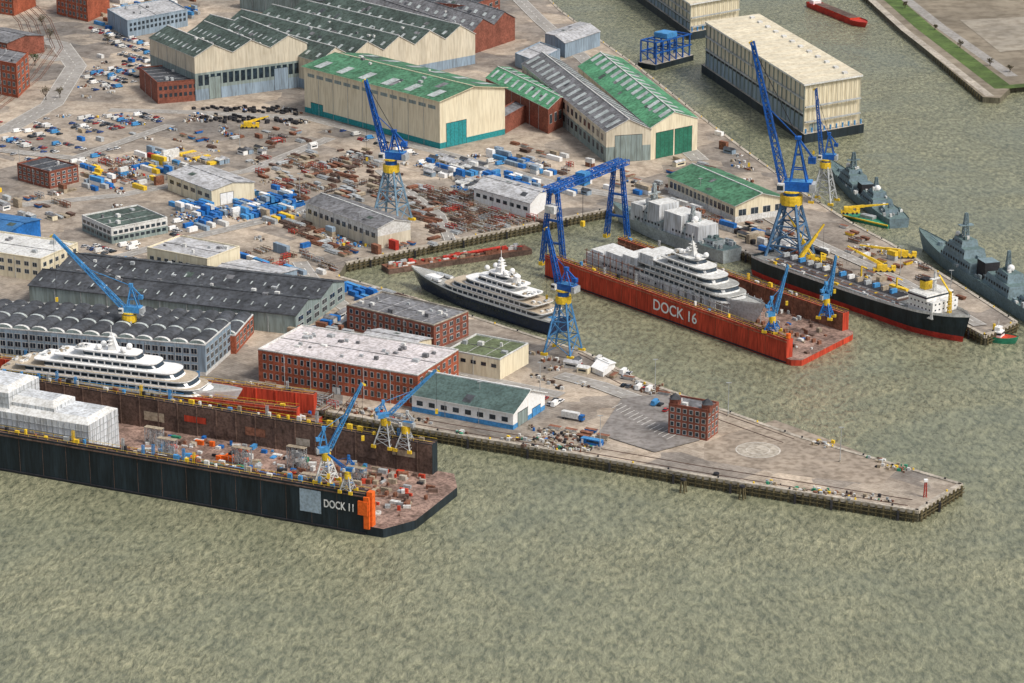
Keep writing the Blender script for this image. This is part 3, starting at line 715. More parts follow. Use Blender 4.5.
for i in range(4):
    l,w=(17,18) if i<3 else (13,19); z=10+i*2.9
    b.box(x0,x0+l,-w/2,w/2,z,z+2.85,white,offw)
    if i==3: b.box(x0-.08,x0+l+.08,-w/2-.08,w/2+.08,z+1.2,z+2.1,glass)
    else:
        for k in range(6):
            for sg in (-1,1): b.box(x0+1.5+k*2.6,x0+2.4+k*2.6,sg*(w/2+.04)-.05,sg*(w/2+.04)+.05,z+1.3,z+2.1,glass)
            b.box(x0+l-.01,x0+l+.06,-w/2+1.5+k*2.8,-w/2+2.5+k*2.8,z+1.3,z+2.1,glass)
    b.beam((x0-.6,-w/2-.5,z+3.8),(x0+l+.6,-w/2-.5,z+3.8),.12,offw)
b.box(x0+1,x0+5,-2.5,2.5,21.5,26,yellow); b.box(x0+1,x0+5,-2.6,2.6,26,27,dark)
b.lattice((x0+9,0,21.5),(x0+9,0,32),1.3,offw,.3,6,.6); b.box(x0+8,x0+10,-3,3,28,28.4,offw)
b.lattice((x0+20,0,11),(x0+20,0,24),1.4,yellow,.35,5,.8); b.beam((x0+20,0,23),(x0+8,4,29),.7,yellow)
for i in range(60):
    x=R_.uniform(4,x0); y=R_.choice([-1,1])*R_.uniform(7,9); b.rbox(x,y,R_.uniform(.6,3),R_.uniform(.6,1.4),10,10+R_.uniform(.6,2.5),0,R_.choice([offw,steel,yellow,tan,dark]))
b.done()
def naval(name,S,E,bm,zd,m,md,big=1.0,wrap=False):
    s=P(*S,0);e=P(*E,0);L=(e-s).length
    b=B(name,s,ang(s,e)); hull(b,L,bm,-1,zd,m,md,dark,1.2,3.5,8,.5,.8,.5)
    def blk(f0,f1,w,z0,z1,sl=.86):
        x0,x1=f0*L,f1*L; ww=bm*w/2
        b.loft([(x0,-ww,z0),(x1,-ww*.8,z0),(x1,ww*.8,z0),(x0,ww,z0)],[(x0+.8,-ww*sl,z1),(x1-2,-ww*.7*sl,z1),(x1-2,ww*.7*sl,z1),(x0+.8,ww*sl,z1)],m,md)
        b.box(x1-1.6,x1-1.2,-ww*.6,ww*.6,z1-1.4,z1-.6,glass)
        for k in range(int((x1-x0)/3)):
            for sg in (1,-1): b.box(x0+1+k*3,x0+2+k*3,sg*ww*.93-.12,sg*ww*.93+.12,z0+(z1-z0)*.45,z0+(z1-z0)*.7,dark)
        for k in range(5): b.rbox(R_.uniform(x0+2,x1-3),R_.uniform(-.5,.5)*ww,R_.uniform(.8,2.5),R_.uniform(.8,2),z1,z1+R_.uniform(.8,2),0,R_.choice([m,md,offw]))
    blk(.1,.2,.6,zd,zd+3*big); blk(.22,.42,.9,zd,zd+5*big); blk(.5,.74,.95,zd,zd+5*big); blk(.56,.72,.8,zd+5*big,zd+9*big); blk(.26,.36,.6,zd+5*big,zd+9*big); blk(.6,.69,.6,zd+9*big,zd+12*big)
    b.box(.43*L,.49*L,-bm*.25,bm*.25,zd,zd+8*big,dark,m)
    b.lattice((.64*L,0,zd+12*big),(.64*L,0,zd+24*big),3,m,.5,6,1.2); b.lattice((.32*L,0,zd+9*big),(.32*L,0,zd+18*big),2.4,m,.45,5,1)
    b.box(.63*L,.65*L,-4,4,zd+18*big,zd+18.5*big,m); b.dome((.3*L,0,zd+10.5*big),2,white); b.dome((.67*L,2,zd+13*big),1.5,offw)
    b.cyl((.82*L,0,zd+1),(.82*L,0,zd+3.5),2.2,m,8,1.6); b.beam((.82*L,0,zd+2.6),(.9*L,0,zd+3.6),.4,m)
    b.cyl((.12*L,0,zd),(.12*L,0,zd+2),1.6,m,8)
    for i in range(50):
        x=R_.uniform(.05,.75)*L; b.rbox(x,R_.uniform(-.45,.45)*bm,R_.uniform(.8,3),R_.uniform(.8,2),zd,zd+R_.uniform(1,3),0,R_.choice([m,md,offw,steel,navg]))
    if wrap:   # scaffold sheeting around the superstructure
        for (f0,f1,z1) in ((.20,.30,9),(.34,.48,12),(.52,.62,14),(.66,.76,10)):
            x0,x1=f0*L,f1*L
            b.loft([(x0,-8,zd),(x1,-8,zd),(x1,7,zd),(x0,7,zd)],[(x0,-7.6,zd+z1),(x1,-7.6,zd+z1),(x1,6.6,zd+z1),(x0,6.6,zd+z1)],tarp,offw)
            for k in range(int((x1-x0)/2.5)+1): b.beam((x0+k*2.5,-8.2,zd),(x0+k*2.5,-7.8,zd+z1+1),.2,steel)
            for z in range(2,z1,2): b.beam((x0,-8.15,zd+z),(x1,-8.15,zd+z),.16,steel)
    b.done()
naval('grey_naval_frigate',(1052,330),(918,246),17,7,M('naval_blue_grey',(.19,.26,.29),var=.15),navd,1.15)
naval('grey_naval_vessel',(899,228),(828,172),15,5,M('naval_slate',(.15,.21,.24)),navd,.8)
naval('grey_naval_supply_ship',(732,262),(612,219),17,7,M('naval_pale_grey',(.37,.42,.43)),navd,.95,True)
b=B('mooring_pontoon',P(870,222,0),ang(P(845,215,0),P(893,226,0)))
b.box(-16,16,-5,5,-1,2.2,greenp,greenp); b.beam((-16,-5.2,2),(16,-5.2,2),.7,yellow); b.box(-6,3,-2,2,2.2,4,steel); b.done()
def smallboat(name,S,E,bm,zd,hm,dm,sup=None):
    s=P(*S,0);e=P(*E,0);L=(e-s).length
    b=B(name,s,ang(s,e)); hull(b,L,bm,-1,zd,hm,dm,dark,.6,1,2,.6,.85,.5)
    b.box(L*.3,L*.55,-bm*.3,bm*.3,zd,zd+2.8,sup or white); b.box(L*.3-.06,L*.55+.06,-bm*.3-.06,bm*.3+.06,zd+1.2,zd+2.2,glass); b.box(L*.35,L*.5,-bm*.22,bm*.22,zd+2.8,zd+5,sup or white); b.cyl((L*.42,0,zd+5),(L*.42,0,zd+9),.15,offw,5); b.cyl((L*.3,0,zd+2),(L*.3,0,zd+6),.7,yellow,7)
    b.done()
smallboat('harbour_tug',(983,338),(1018,344),9,2.5,greenp,dred)
s=P(812,6,0);e=P(866,28,0)
b=B('red_cargo_barge',s,ang(s,e)); L=(e-s).length
hull(b,L,12,-1,3,red,red,dark,.7,.6,2,.85,.9,.8); b.box(L*.14,L*.8,-4.5,4.5,3,4.6,dred,brown); b.box(2,L*.1,-3.5,3.5,3,6,white); b.done()
b=B('brown_work_pontoon',P(385,272,0),ang(P(385,272,0),P(528,252,0)))
L=(P(528,252,0)-P(385,272,0)).length
b.box(0,L,-5,5,-1,3,brown,rust)
for k in range(90):
    x=R_.uniform(1,L-4); b.rbox(x,R_.uniform(-4,4),R_.uniform(1,4),R_.uniform(.6,1.6),3,3+R_.uniform(.5,2),0,R_.choice([rust,brown,steel,tan,offw,red]))
b.cyl((L*.4,0,4),(L*.8,0,5),.8,red,8); b.done()
# ---------------------------------------------------------------- cranes
def crane(name,base,z0,ph,pw,tip,tower=6,mat=blue,leg=None,sc_=1.0):
    """slewing portal crane; tip=(dx,dy,z) relative to base"""
    o=P(base[0],base[1],z0); b=B(name,o)
    leg=leg or mat; a=math.radians(-25); c,k=math.cos(a),math.sin(a)
    cor=[(c*x-k*y,k*x+c*y) for x,y in((-pw/2,-pw/2),(pw/2,-pw/2),(pw/2,pw/2),(-pw/2,pw/2))]
    top=[(x*.34,y*.34) for x,y in cor]; bw=.75*sc_
    for (x,y),(u,v) in zip(cor,top):
        b.beam((x,y,1.2),(u,v,ph),bw,leg); b.rbox(x,y,3.2*sc_,1.4*sc_,0,1.4,a,yellow)
    for f in (.3,.62,.95):
        rg=[(x+(u-x)*f,y+(v-y)*f,1.2+(ph-1.2)*f) for (x,y),(u,v) in zip(cor,top)]
        pr=[(x+(u-x)*(f-.3),y+(v-y)*(f-.3),1.2+(ph-1.2)*(f-.3)) for (x,y),(u,v) in zip(cor,top)]
        for i in range(4):
            j=(i+1)%4; b.beam(rg[i],rg[j],bw*.6,leg); b.beam(pr[i],rg[j],bw*.4,leg); b.beam(pr[j],rg[i],bw*.4,leg)
    r=pw*.2
    b.cyl((0,0,ph-1),(0,0,ph+2.4*sc_),r*1.4,yellow,14); b.cyl((0,0,ph+1.2),(0,0,ph+tower*.5),r,mat,12)
    b.cyl((0,0,ph+tower*.5),(0,0,ph+tower*.5+.8),r*1.3,yellow,14)
    d=Vector((tip[0],tip[1],0)); d=d.normalized() if d.length>.1 else Vector((1,0,0)); n=Vector((-d.y,d.x,0))
    zt=ph+tower*.5+.8; hl=r*2.0; ya=math.atan2(d.y,d.x)
    b.rbox(-d.x*hl*.4,-d.y*hl*.4,hl*1.7,r*1.7,zt,zt+3.2*sc_,ya,mat,lblue)
    b.rbox(-d.x*hl*1.3,-d.y*hl*1.3,hl*.35,r*1.8,zt-.3,zt+2.6*sc_,ya,steel)
    cb=d*hl*.6+n*r*1.1; b.rbox(cb.x,cb.y,2.2*sc_,1.8*sc_,zt,zt+2.6*sc_,ya,offw); b.rbox(cb.x+d.x*.3,cb.y+d.y*.3,2.0*sc_,1.9*sc_,zt+1,zt+2.1*sc_,ya,glass)
    piv=d*hl*.5+Vector((0,0,zt+2*sc_)); T=Vector(tip)
    b.lattice(piv,T,2.3*sc_,mat,.45*sc_,14,.9*sc_,side=n)
    ah=max(6,(tip[2]-zt)*.36); ap=-d*hl*.3+Vector((0,0,zt+ah))
    for sg in (-1,1):
        b.beam(d*hl*.1+n*sg*r*.7+Vector((0,0,zt+3)),ap+n*sg*.5,.5*sc_,mat); b.beam(-d*hl*1.0+n*sg*r*.7+Vector((0,0,zt+3)),ap+n*sg*.5,.5*sc_,mat)
    for f in (.35,.65):
        for sg in (-1,1):
            p=(d*hl*.1+n*sg*r*.7+Vector((0,0,zt+3))).lerp(ap,f); q=(-d*hl*1.0+n*sg*r*.7+Vector((0,0,zt+3))).lerp(ap,f); b.beam(p,q,.35*sc_,mat)
    b.rbox(ap.x,ap.y,2.0*sc_,1.8*sc_,ap.z-.6,ap.z+1.0,ya,mat)
    b.beam(ap,piv.lerp(T,.95),.2*sc_,dark); b.beam(ap,piv.lerp(T,.55),.3*sc_,mat)
    cl=ap-d*hl*.9-Vector((0,0,ah*.35)); b.beam(ap,cl,.6*sc_,mat); b.rbox(cl.x,cl.y,2.4*sc_,2.0*sc_,cl.z-2.0*sc_,cl.z,ya,mat)
    hk=T.copy(); hk.z=max(zt*.3,T.z*.45); b.beam(T,hk,.12,dark); b.rbox(hk.x,hk.y,1.2,1.2,hk.z-2,hk.z,0,yellow)
    b.beam(T,T+d*1.5+Vector((0,0,-1)),1.0*sc_,yellow)
    b.done()
crane('blue_portal_crane',(392,222),QZ,31,17,(-14,5,82),12,blue,leg=M('crane_leg_grey_blue',(.17,.28,.38)),sc_=1.35)
crane('blue_portal_crane',(789,262),QZ,34,22,(-23,5,121),12,blue,leg=M('crane_leg_slate',(.08,.17,.30)),sc_=1.7)
crane('blue_portal_crane',(824,202),QZ,22,12,(-7,2,68),7,blue,leg=steel,sc_=1.0)
crane('blue_portal_crane',(563,353),QZ,27,14,(-8,6,62),10,blue,leg=M('crane_leg_blue_pale',(.07,.22,.44)),sc_=1.05)
crane('blue_portal_crane',(131,352),QZ,17,13,(-36,6,58),6,lblue,leg=steel,sc_=.95)
crane('dock_wall_crane',(386,446),13,11,8,(22,6,33),3,lblue,leg=steel,sc_=.65)
crane('dock_wall_crane',(406,450),13,9,7,(-14,6,14),3,steel,leg=steel,sc_=.6)
crane('dock_wall_crane',(327,482),18,11,7,(15,4,42),3,lblue,leg=offw,sc_=.75)
crane('dock_wall_crane',(348,492),18,7,5,(-8,2,16),3,cblue,leg=steel,sc_=.5)
crane('dock_wall_crane',(772,332),12.5,6,6,(7,2,34),3,lblue,leg=cblue,sc_=.75)
crane('dock_wall_crane',(826,318),12.5,8,6,(4,2,32),3,lblue,leg=cblue,sc_=.75)
tl=P(553,272,0); tr=P(617,244,0); b=B('blue_gantry_crane',tl,ang(tl,tr)); L=(tr-tl).length; H=46
for x in (0,L):
    for y in (-7,7):
        b.lattice((x,y,4),(x,y*.35,H),2.2,blue,.45,11,1.6); b.rbox(x,y,4,2.5,3,5,0,yellow)
    for f in (.3,.6): b.beam((x,-7+4.5*f,4+(H-4)*f),(x,7-4.5*f,4+(H-4)*f),1.1,blue)
for y in (-2.4,2.4):
    b.lattice((-5,y,H+1),(L+6,y,H+1),2.6,blue,.4,22)
b.box(L*.4,L*.4+6,-3,3,H-3,H+4,lblue); b.beam((L*.45,0,H-3),(L*.45,0,22),.2,dark); b.box(L*.45-1,L*.45+1,-1,1,19,22,yellow)
b.box(-4,3,-3,3,H-12,H-8,offw)
b.done()
def mobile(name,base,tip,z0=QZ,m=yellow,s_=1.0):
    o=P(base[0],base[1],z0); b=B(name,o)
    b.box(-6*s_,6*s_,-1.6,1.6,.8,2.2,m)
    for x in (-4.5,-2,1.5,4.2):
        for y in (-1.5,1.5): b.cyl((x*s_,y-.3,.75),(x*s_,y+.3,.75),.75,dark,8)
    b.box(3.8*s_,6.2*s_,-1.4,1.4,2.2,3.6,m); b.box(5*s_,6.3*s_,-1.3,1.3,2.7,3.4,glass)
    b.box(-4*s_,1.5,-1.7,1.7,2.3,4.4,m); b.box(0,1.8,.6,2.2,2.4,4.6,glass)
    T=Vector(tip); p=Vector((-1,0,4)); b.beam(p,p.lerp(T,.4),1.5*s_,m); b.beam(p.lerp(T,.38),p.lerp(T,.75),1.1*s_,m); b.beam(p.lerp(T,.7),T,.7*s_,m)
    b.beam((1.5,0,3.5),p.lerp(T,.35),.5,steel); b.beam(T,(T.x,T.y,T.z*.3),.12,dark)
    b.done()
mobile('yellow_mobile_crane',(797,272),(14,3,26),s_=1.3)
mobile('yellow_mobile_crane',(812,262),(-13,4,25),s_=1.2)
mobile('yellow_mobile_crane',(884,272),(-20,2,14))
mobile('yellow_mobile_crane',(850,214),(22,0,6),s_=.9)
mobile('yellow_mobile_crane',(905,258),(-24,8,5),s_=1.0)
mobile('yellow_mobile_crane',(250,128),(12,4,7))
# ---------------------------------------------------------------- yard clutter
AX=ang(P(305,112),P(440,149)); AX2=ang(P(412,411),P(513,430))
def item(b,k,x,y,a,z,cols):
    c,s=math.cos(a),math.sin(a)
    w=lambda dx,dy:(x+c*dx-s*dy,y+s*dx+c*dy)
    if k=='cont':
        l=R_.choice([6,6,6,12]); m=R_.choice(cols); n=R_.choice([1,1,1,1,2])
        for i in range(n):
            mm=m if R_.random()<.6 else R_.choice(cols)
            b.rbox(x,y,l,2.45,z+i*2.65,z+i*2.65+2.55,a,mm)
            for t in (-.46,.46): px=w(l*t,0); b.rbox(px[0],px[1],.25,2.6,z+i*2.65,z+i*2.65+2.62,a,mm)
    elif k=='plate':
        m=R_.choice([rust,brown,steel,tan]); l=R_.uniform(4,9); wd=R_.uniform(1.5,3); zz=z
        for i in range(R_.randint(2,5)):
            px=w(R_.uniform(-.4,.4),R_.uniform(-.3,.3)); b.rbox(px[0],px[1],l,wd,zz+.12,zz+.4,a,m); zz+=.42
    elif k=='rack':
        m=R_.choice([rust,brown,steel,tan,red]); l=R_.uniform(4,8); wd=2.4; h=R_.uniform(1.5,3.5)
        for dx in (-l/2,0,l/2):
            for dy in (-wd/2,wd/2): p=w(dx,dy); b.beam((p[0],p[1],z),(p[0],p[1],z+h),.28,m)
        for zz in (h*.4,h*.95):
            for dy in (-wd/2,wd/2): p=w(-l/2,dy);q=w(l/2,dy); b.beam((p[0],p[1],z+zz),(q[0],q[1],z+zz),.28,m)
        for t in range(4):
            dy=-.9+t*.6; p=w(-l/2-.5,dy);q=w(l/2+.5,dy); b.beam((p[0],p[1],z+h*.4+.4),(q[0],q[1],z+h*.4+.4),.4,R_.choice([rust,steel,brown]))
    elif k=='pipes':
        m=R_.choice([rust,steel,brown]); l=R_.uniform(5,10)
        for i in range(4): p=w(-l/2,-1.5+i);q=w(l/2,-1.5+i); b.cyl((p[0],p[1],z+.5),(q[0],q[1],z+.5),.45,m,6)
        for i in range(3): p=w(-l/2,-1+i);q=w(l/2,-1+i); b.cyl((p[0],p[1],z+1.3),(q[0],q[1],z+1.3),.45,m,6)
    elif k=='crates':
        for i in range(9):
            p=w(R_.uniform(-4,4),R_.uniform(-2.2,2.2)); sz=R_.uniform(.5,1.8); b.rbox(p[0],p[1],sz,sz*.8,z,z+R_.uniform(.5,1.5),a+R_.uniform(-.1,.1),R_.choice(cols+[rust,brown,offw,steel,dark,tan,tan]))
    elif k=='hut':
        l,wd,h=R_.uniform(5,9),3.5,2.8; m=R_.choice([offw,cream,bluegr,white]); b.rbox(x,y,l,wd,z,z+h,a,m)
        A=[w(-l/2-.2,-wd/2-.2),w(l/2+.2,-wd/2-.2),w(l/2+.2,wd/2+.2),w(-l/2-.2,wd/2+.2)]; r0=w(-l/2-.2,0); r1=w(l/2+.2,0)
        T=[r0+(z+h+1.1,),r1+(z+h+1.1,),r1+(z+h+1.12,),r0+(z+h+1.12,)]
        b.loft([q+(z+h+.02,) for q in A],T,R_.choice([dkroof,offw,grayr,ltroof]))
        p=w(0,-wd/2-.08); b.rbox(p[0],p[1],l*.7,.08,z+1.1,z+2,a,glass)
    elif k=='skip':
        m=R_.choice(cols); A=[w(-2.2,-.9),w(2.2,-.9),w(2.2,.9),w(-2.2,.9)]; T=[w(-3,-1.2),w(3,-1.2),w(3,1.2),w(-3,1.2)]
        b.loft([q+(z+.1,) for q in A],[q+(z+1.7,) for q in T],m,rust)
    elif k=='black':
        b.rbox(x,y,R_.uniform(2,4),R_.uniform(1.2,2.2),z,z+R_.uniform(1,2),a+R_.uniform(-.1,.1),dark)
CS=[cblue,cblue,lblue,red,offw,steel,white,rust,tan,offw,steel,bluegr,yellow]
BL=[cblue,cblue,lblue,white,offw,cblue,bluegr]
WH=[white,offw,steel,tan,rust,cblue]
DU=[offw,steel,tan,rust,brown,dark,conc]
def scatter(name,quad,n,kinds,cols=CS,a=AX,gx=9,gy=4.2,z=QZ):
    W_=[P(q[0],q[1],z) for q in quad]; b=B(name,W_[0]); seen=set(); k=0; tries=0
    c,s=math.cos(a),math.sin(a); rowk={}
    while k<n and tries<n*6:
        tries+=1
        u,v=R_.random(),R_.random()
        p=W_[0].lerp(W_[1],u).lerp(W_[3].lerp(W_[2],u),v)
        if inside(p): continue
        lx,ly=p.x*c+p.y*s,-p.x*s+p.y*c
        i,j=round(lx/gx),round(ly/gy)
        if (i,j) in seen: continue
        seen.add((i,j)); lx=i*gx+R_.uniform(-.3,.3); ly=j*gy+R_.uniform(-.2,.2)
        x=lx*c-ly*s-b.o.x; y=lx*s+ly*c-b.o.y
        kk=rowk.setdefault((i//4,j//4),R_.choice(kinds)) if R_.random()<.85 else R_.choice(kinds)
        item(b,kk,x,y,a+R_.choice([0,0,0,0,0,0,0,0,1.5708,R_.uniform(-.1,.1)]),0,cols); k+=1
    if b.v: b.done()
K1=['cont','rack','plate','crates','cont','pipes','skip','hut']
scatter('shipping_container_stack',[(80,165),(165,150),(200,175),(95,200)],90,['cont','cont','crates','rack','skip','cont'],CS,gx=8,gy=3.6)
scatter('shipping_container_stack',[(170,205),(290,190),(305,215),(190,235)],95,['cont','cont','cont','crates'],BL,gx=8,gy=3.4)
scatter('shipping_container_stack',[(60,115),(140,100),(150,135),(60,150)],12,['cont','crates','plate'],CS)
scatter('black_pallet_stack',[(190,108),(300,108),(310,125),(190,122)],90,['black','black','black','crates'],WH,gx=5,gy=4)
scatter('steel_material_stack',[(170,128),(300,128),(330,160),(180,165)],45,K1,CS)
scatter('steel_material_stack',[(240,160),(370,150),(400,200),(300,205)],130,['rack','plate','pipes','plate','rack'],DU)
scatter('shipping_container_stack',[(405,165),(500,150),(600,195),(470,195)],110,['cont','hut','crates','cont','cont'],BL,gx=8,gy=3.6)
scatter('steel_material_stack',[(400,185),(470,195),(540,222),(430,238)],110,['rack','plate','pipes','rack'],[rust,brown,steel])
scatter('steel_material_stack',[(250,212),(320,208),(430,245),(340,258)],60,K1,CS)
scatter('shipping_container_stack',[(235,255),(310,245),(340,275),(290,285)],28,['cont','cont','rack'],BL)
scatter('blue_drum_stack',[(330,285),(400,292),(430,312),(350,300)],22,['cont','pipes','cont'],[cblue,lblue,cblue,rust],gx=10,gy=4)
scatter('yard_material_stack',[(500,140),(600,165),(670,190),(560,190)],38,K1,WH)
scatter('yard_material_stack',[(640,160),(700,155),(740,180),(690,190)],14,K1,WH)
scatter('yard_material_stack',[(700,120),(720,135),(770,190),(740,180)],8,['crates','hut','cont'],WH)
scatter('pier_material_stack',[(540,427),(590,431),(600,444),(540,438)],16,['crates','rack','skip'],DU+[cblue],AX2,gx=8)
scatter('pier_material_stack',[(455,432),(530,438),(600,450),(560,452)],13,['crates','plate'],DU+[greenp,yellow],AX2,gx=7,gy=3.5)
scatter('pier_material_stack',[(595,366),(640,385),(720,412),(640,390)],11,['crates','skip'],DU+[yellow],AX2,gx=8,gy=4)
scatter('pier_material_stack',[(800,438),(830,446),(900,466),(930,480)],6,['crates'],[yellow,greenp,offw],AX2,gx=7,gy=3)
scatter('pier_material_stack',[(760,482),(900,502),(905,505),(760,485)],8,['crates'],[yellow,greenp,offw],AX2,gx=7,gy=3)
A3=ang(P(765,260),P(955,320))
scatter('naval_pier_material_stack',[(700,215),(790,232),(860,280),(770,255)],50,K1,DU+[cblue],A3)
scatter('naval_pier_material_stack',[(835,225),(885,245),(985,315),(860,285)],30,['crates','cont','crates','rack','skip'],[offw,yellow,steel,white,tan,rust],A3,gx=12)
scatter('naval_pier_material_stack',[(620,195),(700,165),(800,225),(720,225)],25,K1,WH,A3)
scatter('yard_material_stack',[(250,300),(345,300),(430,372),(260,330)],34,['crates','cont','hut'],WH,AX2)
scatter('yard_material_stack',[(210,385),(255,385),(440,425),(250,398)],50,['crates','rack','crates','plate'],DU+[red],AX2,gx=8,gy=4)
scatter('shipping_container_stack',[(90,8),(190,0),(200,20),(100,30)],40,['cont','cont'],CS)
scatter('yard_material_stack',[(0,190),(75,190),(80,225),(0,215)],24,K1,CS)
scatter('yard_material_stack',[(60,60),(140,50),(140,90),(80,100)],10,['cont','crates'],WH)
scatter('yard_material_stack',[(540,355),(560,352),(600,385),(545,390)],12,['crates','crates','hut'],DU,AX2,gx=8)
scatter('loose_yard_material',[(100,150),(300,108),(560,190),(120,262)],40,['crates'],DU,AX,gx=8,gy=6)
b=B('yellow_steel_girders',P(196,152),AX)
for i in range(7): b.box(i*5,i*5+3.5,-14,-2,0,1.8,yellow if i%3==0 else tan)
b.done()
# ---------------------------------------------------------------- vehicles
def car_mesh(name,m,van=False):
    b=B(name); L,Wd=(4.5,1.85) if not van else (6.2,2.1); h1,h2=(.85,1.45) if not van else (1.2,2.5)
    b.loft([(-L/2,-Wd/2,.35),(L/2,-Wd/2,.35),(L/2,Wd/2,.35),(-L/2,Wd/2,.35)],[(-L/2+.1,-Wd/2,h1),(L/2-.15,-Wd/2+.05,h1-.1),(L/2-.15,Wd/2-.05,h1-.1),(-L/2+.1,Wd/2,h1)],m,None,True)
    x0,x1=(-L/2+.3,L/2-1.2) if not van else (-L/2+.1,L/2-.9)
    b.loft([(x0,-Wd/2+.05,h1),(x1,-Wd/2+.05,h1-.05),(x1,Wd/2-.05,h1-.05),(x0,Wd/2-.05,h1)],[(x0+.4*(not van),-Wd/2+.2,h2),(x1-.7,-Wd/2+.2,h2),(x1-.7,Wd/2-.2,h2),(x0+.4*(not van),Wd/2-.2,h2)],glass if not van else m,m)
    if van: b.box(x1-.9,x1-.2,-Wd/2+.02,Wd/2-.02,h1+.1,h2-.5,glass)
    for x in (-L/2+.85,L/2-.85):
        for y in (-Wd/2+.1,Wd/2-.1): b.cyl((x,y-.12,.34),(x,y+.12,.34),.34,dark,8)
    me=bpy.data.meshes.new(name); me.from_pydata(b.v,[],b.f)
    for mm in b.mats: me.materials.append(mm)
    me.polygons.foreach_set('material_index',b.m); me.update(); return me
cm=[car_mesh('parked_car_mesh',m) for m in (M('car_silver',(.5,.5,.52),rough=.3,dirt=0),M('car_white',(.8,.8,.8),rough=.3,dirt=0),M('car_black',(.02,.02,.025),rough=.3,dirt=0),M('car_red',(.45,.03,.03),rough=.3,dirt=0),M('car_blue',(.03,.08,.3),rough=.3,dirt=0),M('car_grey',(.14,.14,.15),rough=.3,dirt=0))]
vm=[car_mesh('delivery_van_mesh',m,True) for m in (white,lblue,offw)]
def cars(quad,n,a,gx=2.7,gy=5.6,van=.15,z=.06):
    W_=[P(*q) for q in quad]; seen=set(); c,s=math.cos(a),math.sin(a); k=t=0
    while k<n and t<n*6:
        t+=1; u,v=R_.random(),R_.random(); p=W_[0].lerp(W_[1],u).lerp(W_[3].lerp(W_[2],u),v)
        if inside(p): continue
        lx,ly=p.x*c+p.y*s,-p.x*s+p.y*c; i,j=round(lx/gx),round(ly/gy)
        if (i,j) in seen or j%3==1: continue
        seen.add((i,j)); iv=R_.random()<van
        o=bpy.data.objects.new('delivery_van' if iv else 'parked_car',R_.choice(vm if iv else cm)); sc.collection.objects.link(o)
        lx,ly=i*gx,j*gy; o.location=(lx*c-ly*s,lx*s+ly*c,QZ+z); o.rotation_euler=(0,0,a+1.5708+R_.uniform(-.05,.05)); k+=1
cars([(90,28),(105,28),(160,45),(120,50)],50,AX)
cars([(120,52),(150,48),(160,66),(130,74)],50,AX)
cars([(82,72),(135,66),(138,84),(92,92)],60,AX)
cars([(0,120),(40,115),(60,135),(0,150)],30,AX,van=.3)
cars([(70,120),(150,112),(160,122),(75,138)],60,AX)
cars([(150,215),(180,225),(185,240),(150,232)],14,AX)
cars([(440,390),(560,395),(560,405),(545,408)],16,AX2)
cars([(575,360),(600,362),(660,392),(620,398)],12,AX2,van=.4)
cars([(630,405),(655,400),(672,418),(650,430)],12,AX2,z=.4)
cars([(335,300),(350,310),(440,350),(440,372)],14,AX2)
cars([(700,195),(740,185),(800,220),(780,228)],14,A3,van=.4)
cars([(10,140),(140,150),(70,165),(10,160)],40,AX,van=.3)
cars([(80,245),(150,245),(150,262),(90,260)],24,AX)
cars([(320,125),(440,155),(560,170),(440,170)],24,AX,van=.5)
def lamp(q,h=16,z=QZ):
    b=B('street_lamp',P(q[0],q[1],z)); b.cyl((0,0,0),(0,0,h),.2,steel,6,.1); b.box(-1.2,1.2,-.25,.25,h,h+.3,steel); b.cyl((0,0,0),(0,0,1),.5,conc,6); b.done()
for q in ((728,416),(655,392),(540,395),(600,450),(840,462),(480,415),(360,240),(300,200),(240,150),(440,180),(590,185),(700,205),(90,190),(900,275),(950,300),(20,170)): lamp(q)
b=B('pier_navigation_light',P(925,497)); b.lattice((0,0,0),(0,0,7),1.2,red,.2,5,.7); b.box(-.8,.8,-.8,.8,7,8,white); b.done()
b=B('blue_office_cabin',P(592,444),AX2); b.box(-5,5,-1.5,1.5,0,2.6,cblue,lblue); b.box(-4.6,-3.6,-1.58,-1.5,.1,2.2,white); b.box(-2,4,-1.58,-1.5,1.2,2.1,glass); b.done()
b=B('parked_lorry',P(574,420),AX2); b.box(-6,2.5,-1.25,1.25,1.1,3.8,offw); b.box(3,5,-1.2,1.2,.7,3.1,cblue); b.box(4.4,5.05,-1.1,1.1,1.8,2.8,glass)
for x in (-5,-3.6,3.9):
    for y in (-1.1,1.1): b.cyl((x,y-.2,.5),(x,y+.2,.5),.5,dark,8)
b.done()
for q in ((683,484),(742,491),(716,478)):
    b=B('mooring_dolphin',P(q[0],q[1]+8,0))
    for i in range(5): t=i*1.256; b.cyl((2*math.cos(t),2*math.sin(t),-4),(.8*math.cos(t),.8*math.sin(t),6),.35,timber,6)
    b.cyl((0,0,5.4),(0,0,6.2),1.3,dark,8); b.done()
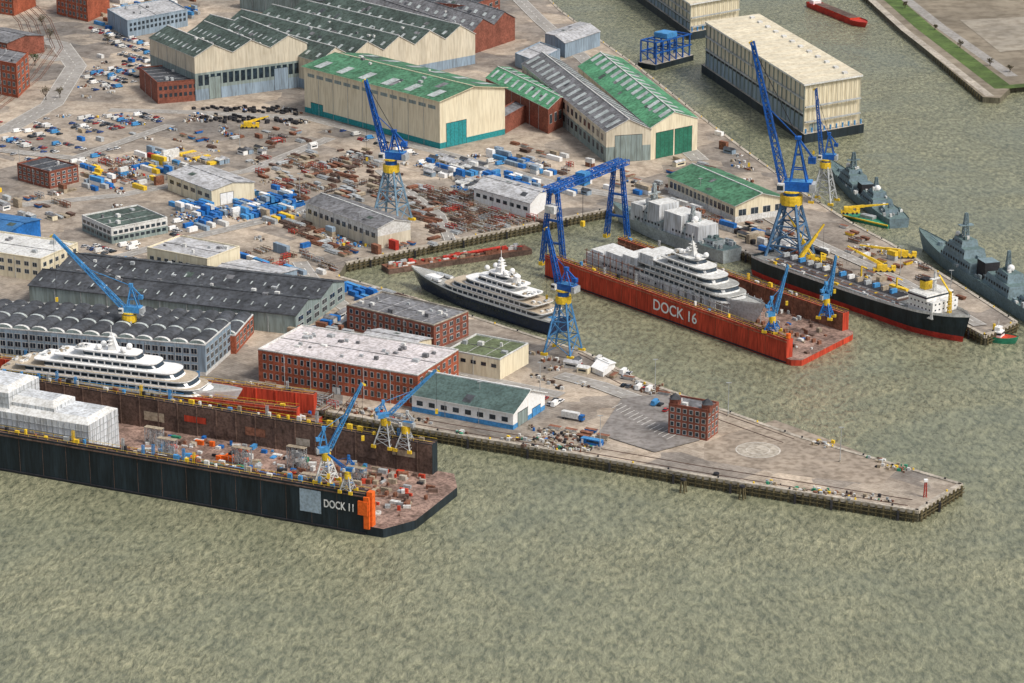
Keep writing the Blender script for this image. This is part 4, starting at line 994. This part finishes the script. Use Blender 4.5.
def tree(x,y,h,m,z=QZ):
    b=B('bare_street_tree',(x,y,z)); b.cyl((0,0,0),(0,0,h*.5),.3,bark,6,.2)
    tips=[]
    for i in range(7):
        t=R_.uniform(0,6.28); e=(math.cos(t)*h*.3,math.sin(t)*h*.3,h*R_.uniform(.6,.95)); b.cyl((0,0,h*.3),e,.14,bark,5,.05); tips.append(e)
    for i in range(260):
        e=R_.choice(tips); r=h*.2; p=Vector((e[0]*R_.uniform(.3,1.1)+R_.gauss(0,r*.5),e[1]*R_.uniform(.3,1.1)+R_.gauss(0,r*.5),e[2]+R_.gauss(0,r*.5)))
        u=Vector((R_.uniform(-1,1),R_.uniform(-1,1),R_.uniform(-1,1)))*.35; v=Vector((R_.uniform(-1,1),R_.uniform(-1,1),R_.uniform(-1,1)))*.35
        b.face([p-u,p+v,p+u,p-v],m)
    b.done()
for q in ((42,26),(50,40),(60,98),(46,100),(108,44),(35,66)):
    p=P(*q); tree(p.x,p.y,R_.uniform(7,10),leafb if R_.random()<.7 else leafg)
for q in ((905,8),(935,30),(960,48),(990,66),(1010,72),(890,-2)):
    p=P(*q,4); tree(p.x,p.y,R_.uniform(4,7),leafb,4)
# ---------------------------------------------------------------- camera, light
cam=bpy.data.cameras.new('camera'); co=bpy.data.objects.new('camera',cam); sc.collection.objects.link(co)
co.location=(0,0,CH); co.rotation_euler=(math.radians(90-18.5),0,0); cam.sensor_width=36; cam.lens=36*FP/1024; cam.clip_end=30000; cam.clip_start=1
sc.camera=co
to_sun=Vector((.62,-.42,.95)).normalized()
sl=bpy.data.lights.new('sun','SUN'); sl.energy=2.4; sl.angle=math.radians(12); sl.color=(1,.96,.89)
so=bpy.data.objects.new('sun',sl); sc.collection.objects.link(so); so.rotation_euler=to_sun.to_track_quat('Z','Y').to_euler()
w=bpy.data.worlds.new('World'); sc.world=w; w.use_nodes=True; nt=w.node_tree; N=nt.nodes
bg=N['Background']; sk=N.new('ShaderNodeTexSky'); sk.sky_type='NISHITA'; sk.sun_disc=False
sk.sun_elevation=math.asin(to_sun.z); sk.sun_rotation=math.atan2(to_sun.x,to_sun.y); sk.dust_density=4; sk.air_density=1.2
hs=N.new('ShaderNodeHueSaturation'); hs.inputs['Saturation'].default_value=.55
nt.links.new(sk.outputs[0],hs.inputs['Color']); nt.links.new(hs.outputs[0],bg.inputs['Color']); bg.inputs['Strength'].default_value=.14
sc.view_settings.view_transform='Standard'; sc.view_settings.look='None'; sc.view_settings.exposure=0
